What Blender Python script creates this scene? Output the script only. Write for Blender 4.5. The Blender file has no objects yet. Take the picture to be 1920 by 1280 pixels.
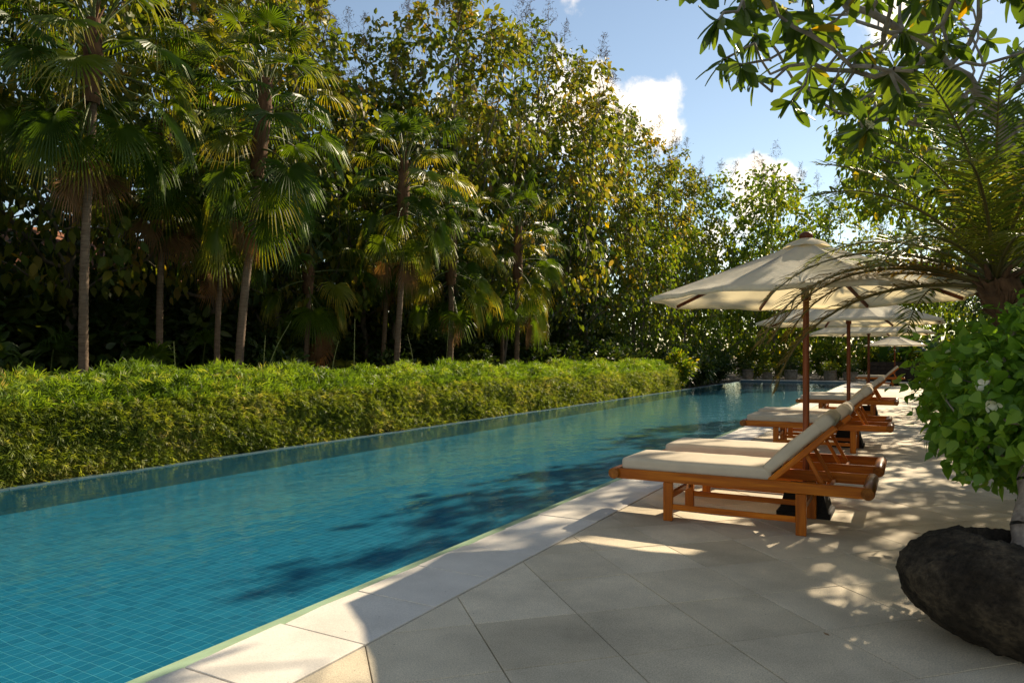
import bpy, bmesh, math, random
import numpy as np
from mathutils import Vector, Matrix
R = math.radians
rad = math.radians

# ------------------------------------------------------------------ camera, sky, sun, exposure
# world axes: x across the pool (pool lies at negative x), y along the pool, z up; deck top at z = 0
scene = bpy.context.scene
cam_d = bpy.data.cameras.new("camera")
cam = bpy.data.objects.new("camera", cam_d)
scene.collection.objects.link(cam)
cam.location = (0, 0, 1.4)
cam.rotation_euler = (rad(90), 0, rad(29.1))
cam_d.sensor_width = 36.0
cam_d.lens = 25.1
cam_d.shift_y = 0.0146
cam_d.clip_end = 2000
cam_d.clip_start = 0.05
scene.camera = cam

SUN_EL, SUN_AZ = 30.5, 13.0          # azimuth measured from +y towards +x
world = bpy.data.worlds.new("World")
scene.world = world
world.use_nodes = True
wn, wl = world.node_tree.nodes, world.node_tree.links
wn.clear()
w_out = wn.new("ShaderNodeOutputWorld")
w_bg = wn.new("ShaderNodeBackground")
w_bg.inputs["Strength"].default_value = 0.086
sky = wn.new("ShaderNodeTexSky")
sky.sky_type = 'NISHITA'
sky.sun_disc = False
sky.sun_elevation = rad(SUN_EL)
sky.sun_rotation = rad(SUN_AZ)
sky.altitude = 50
sky.air_density = 1.0
sky.dust_density = 0.05
sky.ozone_density = 1.8
tc = wn.new("ShaderNodeTexCoord")
nz = wn.new("ShaderNodeTexNoise")
nz.inputs["Scale"].default_value = 7.0
nz.inputs["Detail"].default_value = 9.0
nz.inputs["Roughness"].default_value = 0.58
wl.new(tc.outputs["Generated"], nz.inputs["Vector"])
def cloud_blob(d, width, amount):
    d = Vector(d).normalized()
    dp = wn.new("ShaderNodeVectorMath"); dp.operation = 'DISTANCE'
    wl.new(tc.outputs["Generated"], dp.inputs[0]); dp.inputs[1].default_value = d
    mr = wn.new("ShaderNodeMapRange"); mr.interpolation_type = 'SMOOTHSTEP'
    mr.inputs["From Min"].default_value = width; mr.inputs["From Max"].default_value = 0
    mr.inputs["To Min"].default_value = 0; mr.inputs["To Max"].default_value = amount
    wl.new(dp.outputs["Value"], mr.inputs["Value"])
    return mr.outputs["Result"]
acc = nz.outputs["Fac"]
for d, w_, a_ in [((-.190, 1.037, .235), .085, .24), ((-.315, .97, .325), .075, .20), ((-.40, .92, .34), .12, .20),
                  ((-.28, .99, .375), .045, .10), ((.75, .9, .3), .35, .2), ((-1, .1, .35), .35, .2), ((.6, -1, .4), .4, .2),
                  ((-.7, -1, .3), .4, .2), ((1.2, .1, .45), .3, .2), ((-.25, 1.0, .29), .05, .06)]:
    ad = wn.new("ShaderNodeMath"); ad.operation = 'ADD'
    wl.new(acc, ad.inputs[0]); wl.new(cloud_blob(d, w_, a_), ad.inputs[1]); acc = ad.outputs[0]
thr = wn.new("ShaderNodeMapRange"); thr.interpolation_type = 'SMOOTHSTEP'
thr.inputs["From Min"].default_value = 0.57; thr.inputs["From Max"].default_value = 0.70
wl.new(acc, thr.inputs["Value"])
cmix = wn.new("ShaderNodeMix"); cmix.data_type = 'RGBA'
cmix.inputs["B"].default_value = (9.5, 9.2, 8.9, 1)
wl.new(thr.outputs["Result"], cmix.inputs["Factor"])
wl.new(sky.outputs["Color"], cmix.inputs["A"])
wl.new(cmix.outputs["Result"], w_bg.inputs["Color"])
wl.new(w_bg.outputs[0], w_out.inputs[0])

sun_d = bpy.data.lights.new("sun", 'SUN')
sun_d.energy = 4.25
sun_d.angle = rad(0.53)
sun_d.color = (1.0, 0.93, 0.80)
sun = bpy.data.objects.new("sun", sun_d)
scene.collection.objects.link(sun)
sdir = Vector((math.sin(rad(SUN_AZ)) * math.cos(rad(SUN_EL)), math.cos(rad(SUN_AZ)) * math.cos(rad(SUN_EL)), math.sin(rad(SUN_EL))))
sun.rotation_euler = sdir.to_track_quat('Z', 'Y').to_euler()
sun.location = (3, 10, 20)

scene.view_settings.view_transform = 'Standard'
scene.view_settings.look = 'None'
scene.view_settings.gamma = 1.0
scene.view_settings.exposure = 0.95
scene.view_settings.use_white_balance = True       # camera balanced for the shade, as in the photograph
scene.view_settings.white_balance_temperature = 7900
scene.render.engine = 'CYCLES'
scene.cycles.max_bounces = 8
scene.cycles.transparent_max_bounces = 12
scene.cycles.use_denoising = True
scene.cycles.sample_clamp_indirect = 6.0

# ------------------------------------------------------------------ helpers
COL = scene.collection
def link(o, parent=None):
    COL.objects.link(o)
    if parent is not None: o.parent = parent
    return o
def obj(name, mesh, parent=None, loc=None, rot=None, scale=None):
    o = bpy.data.objects.new(name, mesh)
    link(o, parent)
    if loc is not None: o.location = loc
    if rot is not None: o.rotation_euler = rot
    if scale is not None: o.scale = (scale,) * 3 if not hasattr(scale, '__len__') else scale
    return o
def tag(o, label=None, cat=None, group=None, kind=None):
    if label: o["label"] = label
    if cat: o["category"] = cat
    if group: o["group"] = group
    if kind: o["kind"] = kind
    return o
def thing(name, label, cat, loc=(0, 0, 0), rz=0, group=None, scale=None):
    o = bpy.data.objects.new(name, None)
    o.empty_display_size = 0.2
    link(o)
    o.location = loc; o.rotation_euler = (0, 0, rz)
    if scale: o.scale = (scale,) * 3
    return tag(o, label, cat, group)

class MB:
    """collects vertices and faces; build() makes one mesh"""
    def __init__(s): s.v = []; s.f = []; s.m = []; s.sm = []
    def add(s, verts, faces, mi=0, smooth=False):
        b = len(s.v); s.v.extend([tuple(p) for p in verts])
        for f in faces: s.f.append(tuple(b + i for i in f)); s.m.append(mi); s.sm.append(smooth)
    def box(s, c, d, mi=0, M=None):
        x, y, z = d[0] / 2, d[1] / 2, d[2] / 2
        vs = [Vector((a * x, b * y, e * z)) for a in (-1, 1) for b in (-1, 1) for e in (-1, 1)]
        if M is not None: vs = [M @ p for p in vs]
        vs = [p + Vector(c) for p in vs]
        s.add(vs, [(0, 1, 3, 2), (4, 6, 7, 5), (0, 4, 5, 1), (2, 3, 7, 6), (0, 2, 6, 4), (1, 5, 7, 3)], mi)
    def tube(s, pts, rads, n=8, mi=0, cap=True, smooth=True):
        pts = [Vector(p) for p in pts]; b = []; ref = Vector((0.13, 0.97, 0.2))
        for i, p in enumerate(pts):
            d = (pts[min(i + 1, len(pts) - 1)] - pts[max(i - 1, 0)]).normalized()
            a = d.cross(ref)
            if a.length < 1e-3: a = d.cross(Vector((1, 0, 0)))
            a.normalize(); c = d.cross(a)
            b.extend([p + (a * math.cos(2 * math.pi * k / n) + c * math.sin(2 * math.pi * k / n)) * rads[i] for k in range(n)])
        fs = [(i * n + k, i * n + (k + 1) % n, (i + 1) * n + (k + 1) % n, (i + 1) * n + k) for i in range(len(pts) - 1) for k in range(n)]
        s.add(b, fs, mi, smooth)
        if cap:
            s.add(b[:n], [tuple(range(n))[::-1]], mi); s.add(b[-n:], [tuple(range(n))], mi)
    def build(s, name, mats):
        me = bpy.data.meshes.new(name)
        me.from_pydata(s.v, [], s.f)
        for m in (mats if isinstance(mats, (list, tuple)) else [mats]): me.materials.append(m)
        me.polygons.foreach_set("material_index", s.m)
        me.polygons.foreach_set("use_smooth", s.sm)
        me.update()
        return me

def np_mesh(name, V, F, mat, attrs=None, smooth=False, flat=False):
    """V (n,3), F (m,k) all the same k"""
    V = np.asarray(V, dtype=np.float32); F = np.asarray(F, dtype=np.int32)
    me = bpy.data.meshes.new(name)
    k = F.shape[1]
    me.vertices.add(len(V)); me.vertices.foreach_set("co", V.ravel())
    me.loops.add(F.size); me.loops.foreach_set("vertex_index", F.ravel())
    me.polygons.add(len(F))
    me.polygons.foreach_set("loop_start", np.arange(0, F.size, k, dtype=np.int32))
    me.polygons.foreach_set("loop_total", np.full(len(F), k, dtype=np.int32))
    if smooth or flat: me.polygons.foreach_set("use_smooth", np.full(len(F), not flat, dtype=bool))
    for nm, arr in (attrs or {}).items():
        a = me.attributes.new(nm, 'FLOAT', 'POINT'); a.data.foreach_set("value", np.asarray(arr, dtype=np.float32))
    for m in (mat if isinstance(mat, (list, tuple)) else [mat]): me.materials.append(m)
    me.update(calc_edges=True)
    me.validate()
    return me

def unit(a): return a / np.maximum(np.linalg.norm(a, axis=-1, keepdims=True), 1e-9)
# leaf templates: (along, across, up) + faces (quads)
T_BROAD = (np.array([(0, 0, 0), (.28, .40, .05), (.28, -.40, .05), (.62, .36, .03), (.62, -.36, .03), (1, 0, -.16), (.45, 0, -.02)]),
           np.array([(0, 2, 6, 1), (6, 2, 4, 5), (6, 5, 3, 1)]))
T_DIAMOND = (np.array([(0, 0, 0), (.42, .5, 0), (1, 0, -.1), (.42, -.5, 0)]), np.array([(0, 3, 2, 1)]))
T_FOLD = (np.array([(0, 0, 0), (.45, .5, .07), (1, 0, -.12), (.45, -.5, .07)]), np.array([(0, 3, 2, 1)]))
def leaves(name, P, D, N, L, W, T, mat, rng, tint=None):
    tv, tf = T
    D = unit(np.asarray(D, float)); N = np.asarray(N, float)
    S = unit(np.cross(N, D)); N = np.cross(D, S)
    n, k = len(P), len(tv)
    L = np.asarray(L, float).reshape(-1, 1, 1) * np.ones((n, 1, 1)); W = np.asarray(W, float).reshape(-1, 1, 1) * np.ones((n, 1, 1))
    V = P[:, None, :] + D[:, None, :] * tv[None, :, 0:1] * L + S[:, None, :] * tv[None, :, 1:2] * W + N[:, None, :] * tv[None, :, 2:3] * L
    F = (tf[None] + (np.arange(n) * k)[:, None, None]).reshape(-1, tf.shape[1])
    if tint is None: tint = rng.random(n)
    return np_mesh(name, V.reshape(-1, 3), F, mat, {"tint": np.repeat(tint, k), "along": np.tile(tv[:, 0], n)})

# ------------------------------------------------------------------ materials
def new_mat(name):
    m = bpy.data.materials.new(name); m.use_nodes = True
    nt = m.node_tree; nt.nodes.clear()
    out = nt.nodes.new("ShaderNodeOutputMaterial")
    return m, nt.nodes, nt.links, out
def ramp(nodes, stops):
    r = nodes.new("ShaderNodeValToRGB"); e = r.color_ramp.elements
    while len(e) < len(stops): e.new(0.5)
    for el, (p, c) in zip(e, stops): el.position = p; el.color = (*c, 1)
    return r
def noise(nodes, links, vec, scale, detail=4, rough=.55):
    n = nodes.new("ShaderNodeTexNoise")
    n.inputs["Scale"].default_value = scale; n.inputs["Detail"].default_value = detail; n.inputs["Roughness"].default_value = rough
    if vec is not None: links.new(vec, n.inputs["Vector"])
    return n
def mixc(nodes, links, fac, a, b, mode='MIX'):
    m = nodes.new("ShaderNodeMix"); m.data_type = 'RGBA'; m.blend_type = mode
    for sock, val in (("Factor", fac), ("A", a), ("B", b)):
        if isinstance(val, (int, float)): m.inputs[sock].default_value = val
        elif isinstance(val, tuple): m.inputs[sock].default_value = (*val, 1) if len(val) == 3 else val
        else: links.new(val, m.inputs[sock])
    return m.outputs["Result"]
def bump(nodes, links, h, strength, dist=.01):
    b = nodes.new("ShaderNodeBump"); b.inputs["Strength"].default_value = strength; b.inputs["Distance"].default_value = dist
    links.new(h, b.inputs["Height"]); return b.outputs["Normal"]
def math_n(nodes, links, op, a, b=None):
    m = nodes.new("ShaderNodeMath"); m.operation = op
    for i, v in enumerate((a, b)):
        if v is None: continue
        if isinstance(v, (int, float)): m.inputs[i].default_value = v
        else: links.new(v, m.inputs[i])
    return m.outputs[0]

def leaf_mat(name, stops, transl=.35, rough=.45, spec=.35, tip=None, use_object=False, tip_stop=(.72, 1.0)):
    """leaf colour picked per leaf by the tint attribute (or per object), light passes through the blade"""
    m, n, l, out = new_mat(name)
    if use_object:
        fac = n.new("ShaderNodeObjectInfo").outputs["Random"]
    else:
        a = n.new("ShaderNodeAttribute"); a.attribute_name = "tint"; fac = a.outputs["Fac"]
    c = ramp(n, stops); l.new(fac, c.inputs[0]); col = c.outputs[0]
    if tip:
        a2 = n.new("ShaderNodeAttribute"); a2.attribute_name = "along"
        oi = n.new("ShaderNodeObjectInfo")
        mr = n.new("ShaderNodeMapRange"); mr.inputs["From Min"].default_value = tip_stop[0]; mr.inputs["From Max"].default_value = tip_stop[1]
        l.new(a2.outputs["Fac"], mr.inputs["Value"])
        r2 = n.new("ShaderNodeMapRange"); r2.inputs["From Min"].default_value = .45; r2.inputs["From Max"].default_value = 1.0
        l.new(oi.outputs["Random"], r2.inputs["Value"])
        col = mixc(n, l, math_n(n, l, 'MULTIPLY', mr.outputs[0], r2.outputs[0]), col, tip)
    p = n.new("ShaderNodeBsdfPrincipled")
    p.inputs["Roughness"].default_value = rough; p.inputs["Specular IOR Level"].default_value = spec
    l.new(col, p.inputs["Base Color"])
    t = n.new("ShaderNodeBsdfTranslucent")
    g = n.new("ShaderNodeMix"); g.data_type = 'RGBA'; g.blend_type = 'MULTIPLY'; g.inputs["Factor"].default_value = 1
    l.new(col, g.inputs["A"]); g.inputs["B"].default_value = (1.9, 1.75, .75, 1)
    l.new(g.outputs["Result"], t.inputs["Color"])
    ms = n.new("ShaderNodeMixShader"); ms.inputs[0].default_value = transl
    l.new(p.outputs[0], ms.inputs[1]); l.new(t.outputs[0], ms.inputs[2]); l.new(ms.outputs[0], out.inputs[0])
    return m

def simple_mat(name, c1, c2, scale=6, rough=.6, bumpv=.15, spec=.3, coord="Object", stretch=None, dist=.01, detail=6):
    m, n, l, out = new_mat(name)
    t = n.new("ShaderNodeTexCoord"); vec = t.outputs[coord]
    if stretch:
        mp = n.new("ShaderNodeMapping"); mp.inputs["Scale"].default_value = stretch; l.new(vec, mp.inputs["Vector"]); vec = mp.outputs[0]
    nn = noise(n, l, vec, scale, detail, .62)
    c = ramp(n, [(.3, c1), (.7, c2)]); l.new(nn.outputs["Fac"], c.inputs[0])
    p = n.new("ShaderNodeBsdfPrincipled"); p.inputs["Roughness"].default_value = rough; p.inputs["Specular IOR Level"].default_value = spec
    l.new(c.outputs[0], p.inputs["Base Color"])
    if bumpv: l.new(bump(n, l, nn.outputs["Fac"], bumpv, dist), p.inputs["Normal"])
    l.new(p.outputs[0], out.inputs[0])
    return m

def stone_mat(name, ca, cb, speck=.35, rough=.78, stain=.5):
    m, n, l, out = new_mat(name)
    geo = n.new("ShaderNodeNewGeometry"); pos = geo.outputs["Position"]
    oi = n.new("ShaderNodeObjectInfo")
    base = ramp(n, [(0, ca), (1, cb)]); l.new(oi.outputs["Random"], base.inputs[0])
    big = noise(n, l, pos, 1.1, 5, .6)
    mr = n.new("ShaderNodeMapRange"); mr.inputs["From Min"].default_value = .35; mr.inputs["From Max"].default_value = .7
    mr.inputs["To Min"].default_value = 1.0 + stain * .18; mr.inputs["To Max"].default_value = 1.0 - stain * .38
    l.new(big.outputs["Fac"], mr.inputs["Value"])
    col = mixc(n, l, 1.0, base.outputs[0], mr.outputs[0], 'MULTIPLY')
    fine = noise(n, l, pos, 150, 3, .7)
    fr = n.new("ShaderNodeMapRange"); fr.inputs["From Min"].default_value = .3; fr.inputs["From Max"].default_value = .7
    fr.inputs["To Min"].default_value = 1 - speck * .6; fr.inputs["To Max"].default_value = 1 + speck * .6
    l.new(fine.outputs["Fac"], fr.inputs["Value"])
    col = mixc(n, l, 1.0, col, fr.outputs[0], 'MULTIPLY')
    vor = n.new("ShaderNodeTexVoronoi"); vor.inputs["Scale"].default_value = 16; l.new(pos, vor.inputs["Vector"])
    vr = n.new("ShaderNodeMapRange"); vr.inputs["From Min"].default_value = .05; vr.inputs["From Max"].default_value = .09
    vr.inputs["To Min"].default_value = .6; vr.inputs["To Max"].default_value = 0
    l.new(vor.outputs["Distance"], vr.inputs["Value"])
    sp2 = noise(n, l, pos, 4.3, 2); gate = math_n(n, l, 'GREATER_THAN', sp2.outputs["Fac"], .52)
    col = mixc(n, l, math_n(n, l, 'MULTIPLY', vr.outputs[0], gate), col, (.10, .085, .065))
    p = n.new("ShaderNodeBsdfPrincipled"); p.inputs["Specular IOR Level"].default_value = .3
    rr = n.new("ShaderNodeMapRange"); rr.inputs["To Min"].default_value = rough - .12; rr.inputs["To Max"].default_value = rough + .1
    l.new(big.outputs["Fac"], rr.inputs["Value"]); l.new(rr.outputs[0], p.inputs["Roughness"])
    l.new(col, p.inputs["Base Color"]); l.new(bump(n, l, fine.outputs["Fac"], .25, .003), p.inputs["Normal"])
    l.new(p.outputs[0], out.inputs[0])
    return m

def wood_mat(name, axis, ca, cb, rough=.42):
    m, n, l, out = new_mat(name)
    t = n.new("ShaderNodeTexCoord"); mp = n.new("ShaderNodeMapping")
    s = [26, 26, 26]; s[axis] = 1.6; mp.inputs["Scale"].default_value = s
    oi = n.new("ShaderNodeObjectInfo")
    add = n.new("ShaderNodeVectorMath"); add.operation = 'ADD'
    l.new(t.outputs["Object"], add.inputs[0])
    cv = n.new("ShaderNodeCombineXYZ"); l.new(math_n(n, l, 'MULTIPLY', oi.outputs["Random"], 37.0), cv.inputs[axis]); l.new(cv.outputs[0], add.inputs[1])
    l.new(add.outputs[0], mp.inputs["Vector"])
    g = noise(n, l, mp.outputs[0], 1.3, 6, .6)
    c = ramp(n, [(.30, tuple(a * .72 for a in ca)), (.44, ca), (.60, tuple((a + b) / 2 for a, b in zip(ca, cb))), (.76, cb)]); l.new(g.outputs["Fac"], c.inputs[0])
    mr = n.new("ShaderNodeMapRange"); mr.inputs["To Min"].default_value = .78; mr.inputs["To Max"].default_value = 1.12
    l.new(oi.outputs["Random"], mr.inputs["Value"])
    col = mixc(n, l, 1.0, c.outputs[0], mr.outputs[0], 'MULTIPLY')
    p = n.new("ShaderNodeBsdfPrincipled"); p.inputs["Roughness"].default_value = rough; p.inputs["Specular IOR Level"].default_value = .22
    l.new(col, p.inputs["Base Color"]); l.new(bump(n, l, g.outputs["Fac"], .2, .004), p.inputs["Normal"]); l.new(p.outputs[0], out.inputs[0])
    return m

def fabric_mat(name, col, transl=0.0, tcol=None, weave=600, wr=.1):
    m, n, l, out = new_mat(name)
    t = n.new("ShaderNodeTexCoord")
    big = noise(n, l, t.outputs["Object"], 3.5, 5, .6)
    mr = n.new("ShaderNodeMapRange"); mr.inputs["From Min"].default_value = .3; mr.inputs["From Max"].default_value = .7
    mr.inputs["To Min"].default_value = .86; mr.inputs["To Max"].default_value = 1.06
    l.new(big.outputs["Fac"], mr.inputs["Value"])
    c = mixc(n, l, 1.0, (*col, 1), mr.outputs[0], 'MULTIPLY')
    w = noise(n, l, t.outputs["Object"], weave, 1, .5)
    wk = noise(n, l, t.outputs["Object"], 9, 3, .5)
    hsum = math_n(n, l, 'ADD', math_n(n, l, 'MULTIPLY', w.outputs["Fac"], .08), wk.outputs["Fac"])
    p = n.new("ShaderNodeBsdfPrincipled"); p.inputs["Roughness"].default_value = .9; p.inputs["Specular IOR Level"].default_value = .12
    l.new(c, p.inputs["Base Color"]); l.new(bump(n, l, hsum, .35, .012 * wr * 10), p.inputs["Normal"])
    if transl:
        tr = n.new("ShaderNodeBsdfTranslucent"); tr.inputs["Color"].default_value = (*tcol, 1)
        ms = n.new("ShaderNodeMixShader"); ms.inputs[0].default_value = transl
        l.new(p.outputs[0], ms.inputs[1]); l.new(tr.outputs[0], ms.inputs[2]); l.new(ms.outputs[0], out.inputs[0])
    else: l.new(p.outputs[0], out.inputs[0])
    return m

def water_mat():
    m, n, l, out = new_mat("pool_water")
    geo = n.new("ShaderNodeNewGeometry")
    mp = n.new("ShaderNodeMapping"); mp.inputs["Scale"].default_value = (1.0, .55, 1); l.new(geo.outputs["Position"], mp.inputs["Vector"])
    n1 = noise(n, l, mp.outputs[0], 3.0, 3, .5); n2 = noise(n, l, mp.outputs[0], 13, 3, .55)
    h = math_n(n, l, 'ADD', n1.outputs["Fac"], math_n(n, l, 'MULTIPLY', n2.outputs["Fac"], .22))
    nb = bump(n, l, h, .30, .05)
    dt = n.new("ShaderNodeVectorMath"); dt.operation = 'DOT_PRODUCT'; l.new(nb, dt.inputs[0]); l.new(geo.outputs["Incoming"], dt.inputs[1])
    om = math_n(n, l, 'SUBTRACT', 1.0, math_n(n, l, 'MINIMUM', math_n(n, l, 'ABSOLUTE', dt.outputs["Value"]), 1.0))
    fr_o = math_n(n, l, 'ADD', math_n(n, l, 'MULTIPLY', math_n(n, l, 'POWER', om, 5.0), .98), .02)      # Schlick, n = 1.33
    gl = n.new("ShaderNodeBsdfGlossy"); gl.inputs["Roughness"].default_value = .015; gl.inputs["Color"].default_value = (.80, .92, .95, 1); l.new(nb, gl.inputs["Normal"])
    tr = n.new("ShaderNodeBsdfTransparent"); tr.inputs["Color"].default_value = (.72, .93, .95, 1)
    ms = n.new("ShaderNodeMixShader"); l.new(fr_o, ms.inputs[0]); l.new(tr.outputs[0], ms.inputs[1]); l.new(gl.outputs[0], ms.inputs[2])
    l.new(ms.outputs[0], out.inputs[0])
    return m

def pool_tile_mat(name, grid=False):
    m, n, l, out = new_mat(name)
    geo = n.new("ShaderNodeNewGeometry"); pos = geo.outputs["Position"]
    vs = n.new("ShaderNodeVectorMath"); vs.operation = 'SNAP'; vs.inputs[1].default_value = (0.08, 0.08, 10); 
    al_ = n.new("ShaderNodeVectorMath"); al_.operation = 'ADD'; al_.inputs[1].default_value = (2.975 + .08 * 200, 1.5 + .08 * 200, 0); l.new(pos, al_.inputs[0])
    l.new(al_.outputs[0], vs.inputs[0])
    wn_ = n.new("ShaderNodeTexWhiteNoise"); l.new(vs.outputs[0], wn_.inputs["Vector"])
    c = ramp(n, [(0, (.002, .138, .225)), (.5, (.003, .160, .255)), (1, (.005, .184, .285))]); l.new(wn_.outputs["Value"], c.inputs[0])
    col = c.outputs[0]
    if grid:
        br = n.new("ShaderNodeTexBrick"); br.offset = 0; br.inputs["Scale"].default_value = 1
        br.inputs["Brick Width"].default_value = .08; br.inputs["Row Height"].default_value = .08; br.inputs["Mortar Size"].default_value = .003
        br.inputs["Mortar Smooth"].default_value = .3
        l.new(al_.outputs[0], br.inputs["Vector"])
        col = mixc(n, l, br.outputs["Fac"], col, (.04, .24, .31))
    p = n.new("ShaderNodeBsdfPrincipled"); p.inputs["Roughness"].default_value = .5; p.inputs["Specular IOR Level"].default_value = .1
    l.new(col, p.inputs["Base Color"]); l.new(p.outputs[0], out.inputs[0])
    return m

def bark_ring_mat(name, ca, cb):
    m, n, l, out = new_mat(name)
    t = n.new("ShaderNodeTexCoord"); mp = n.new("ShaderNodeMapping"); mp.inputs["Scale"].default_value = (3, 3, 22); l.new(t.outputs["Object"], mp.inputs["Vector"])
    nn = noise(n, l, mp.outputs[0], 2.2, 6, .65)
    c = ramp(n, [(.3, ca), (.7, cb)]); l.new(nn.outputs["Fac"], c.inputs[0])
    p = n.new("ShaderNodeBsdfPrincipled"); p.inputs["Roughness"].default_value = .85; p.inputs["Specular IOR Level"].default_value = .2
    l.new(c.outputs[0], p.inputs["Base Color"]); l.new(bump(n, l, nn.outputs["Fac"], .6, .02), p.inputs["Normal"]); l.new(p.outputs[0], out.inputs[0])
    return m

M = {}
M['deck'] = stone_mat("deck_stone", (.57, .475, .335), (.72, .615, .455), .55, stain=.9)
M['coping'] = stone_mat("coping_stone", (.64, .585, .50), (.75, .69, .605), .25, stain=.7)
M['grout'] = simple_mat("grout", (.05, .043, .035), (.11, .095, .08), 30, .95, .2)
M['nose'] = simple_mat("wet_stone", (.70, .57, .34), (.82, .68, .44), 5, .5, .1)
M['pool_tile'] = pool_tile_mat("pool_tile"); M['pool_grid'] = pool_tile_mat("pool_tile_grid", True)
M['pool_grout'] = simple_mat("pool_grout", (.06, .30, .37), (.10, .37, .43), 8, .7, .1)
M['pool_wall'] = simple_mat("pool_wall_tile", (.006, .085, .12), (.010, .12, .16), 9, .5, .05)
M['rim'] = simple_mat("rim_tile", (.055, .11, .135), (.09, .155, .18), 9, .35, .1)
M['water'] = water_mat()
M['soil'] = simple_mat("soil", (.022, .016, .010), (.06, .042, .026), 5, .95, .6, dist=.05)
M['wood_x'] = wood_mat("teak_along_x", 0, (.40, .095, .006), (.66, .205, .014))
M['wood_y'] = wood_mat("teak_along_y", 1, (.25, .072, .008), (.42, .15, .020), .35)
M['wood_z'] = wood_mat("teak_along_z", 2, (.37, .088, .006), (.62, .19, .013))
M['pole'] = wood_mat("red_hardwood", 2, (.135, .036, .014), (.25, .075, .027), .4)
M['rib'] = wood_mat("rib_hardwood", 0, (.10, .028, .012), (.19, .06, .022), .5)
M['cushion'] = fabric_mat("taupe_cushion", (.58, .50, .39))
M['canopy'] = fabric_mat("cream_canvas", (.80, .75, .62), .42, (.88, .75, .47), 900, .2)
M['black'] = simple_mat("black_stone_base", (.006, .005, .004), (.016, .013, .011), 20, .9, .4)
M['palm'] = leaf_mat("fan_palm_leaf", [(0, (.046, .092, .012)), (.5, (.076, .130, .014)), (.85, (.115, .165, .018)), (1, (.18, .19, .024))], .50, .40, .32, (.42, .30, .04), True)
M['petiole'] = simple_mat("petiole", (.06, .09, .02), (.12, .13, .035), 8, .5, .1)
M['palm_trunk'] = bark_ring_mat("palm_trunk", (.085, .052, .032), (.21, .145, .098))
M['sheath'] = simple_mat("fibre_sheath", (.060, .026, .012), (.17, .085, .042), 14, .95, .8, stretch=(1, 1, .25), dist=.03)
M['bark'] = simple_mat("tree_bark", (.085, .068, .050), (.20, .165, .125), 5, .9, .7, stretch=(3, 3, .5), dist=.03)
M['teak'] = leaf_mat("large_tree_leaf", [(0, (.045, .078, .014)), (.30, (.085, .120, .018)), (.56, (.145, .160, .024)), (.78, (.24, .19, .035)), (.90, (.19, .115, .050)), (1, (.45, .29, .025))], .50, .5, .3)
M['teak_green'] = leaf_mat("green_tree_leaf", [(0, (.045, .090, .013)), (.5, (.10, .155, .016)), (.85, (.18, .20, .020)), (1, (.32, .25, .022))], .52, .45, .35)
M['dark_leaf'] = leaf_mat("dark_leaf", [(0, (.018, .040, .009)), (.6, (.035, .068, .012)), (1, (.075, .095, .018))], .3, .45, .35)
M['panicle'] = simple_mat("dry_panicle", (.13, .085, .06), (.24, .17, .13), 9, .9, 0)
M['hedge'] = leaf_mat("bamboo_leaf", [(0, (.060, .12, .016)), (.45, (.125, .215, .026)), (.75, (.20, .285, .04)), (.92, (.28, .29, .07)), (1, (.36, .29, .13))], .45, .5, .3)
M['hedge_face'] = leaf_mat("clipped_bamboo_leaf", [(0, (.070, .105, .015)), (.4, (.15, .20, .028)), (.7, (.23, .26, .045)), (.9, (.31, .29, .085)), (1, (.42, .36, .17))], .42, .5, .3)
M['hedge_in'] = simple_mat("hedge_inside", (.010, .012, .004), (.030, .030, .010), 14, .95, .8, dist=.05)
M['frangi'] = leaf_mat("frangipani_leaf", [(0, (.045, .085, .015)), (.6, (.075, .13, .02)), (.93, (.12, .17, .025)), (1, (.36, .21, .02))], .50, .34, .45)
M['frangi_o'] = leaf_mat("frangipani_leaf_single", [(0, (.045, .085, .015)), (.6, (.075, .13, .02)), (.985, (.12, .17, .025)), (1, (.36, .21, .02))], .50, .34, .45, None, True)
M['frangi_bark'] = simple_mat("frangipani_bark", (.16, .135, .11), (.36, .325, .285), 7, .85, .45, dist=.015)
M['boug'] = leaf_mat("bougainvillea_leaf", [(0, (.075, .18, .022)), (.6, (.125, .26, .032)), (1, (.24, .38, .05))], .48, .38, .4)
M['boug_o'] = leaf_mat("bougainvillea_leaf_single", [(0, (.09, .20, .024)), (.6, (.15, .29, .036)), (1, (.26, .40, .055))], .48, .36, .4, None, True)
M['bract'] = leaf_mat("white_bract", [(0, (.62, .60, .50)), (1, (.74, .72, .66))], .3, .7, .15)
M['boug_bark'] = simple_mat("mottled_bark", (.09, .065, .05), (.40, .33, .27), 13, .9, .7, stretch=(1, 1, .6), dist=.012)
M['date'] = leaf_mat("date_palm_leaf", [(0, (.060, .098, .015)), (.6, (.090, .132, .018)), (.9, (.12, .15, .022)), (1, (.17, .155, .028))], .48, .40, .35, (.24, .15, .04), True, (.5, 1.1))
M['date_dry'] = leaf_mat("dry_date_palm_leaf", [(0, (.17, .12, .035)), (1, (.26, .16, .05))], .35, .6, .2, None, True)
M['rachis'] = simple_mat("rachis", (.07, .075, .02), (.15, .11, .035), 8, .5, .1)
M['boots'] = simple_mat("leaf_bases", (.045, .024, .013), (.17, .088, .045), 11, .95, .8, dist=.03)

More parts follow.
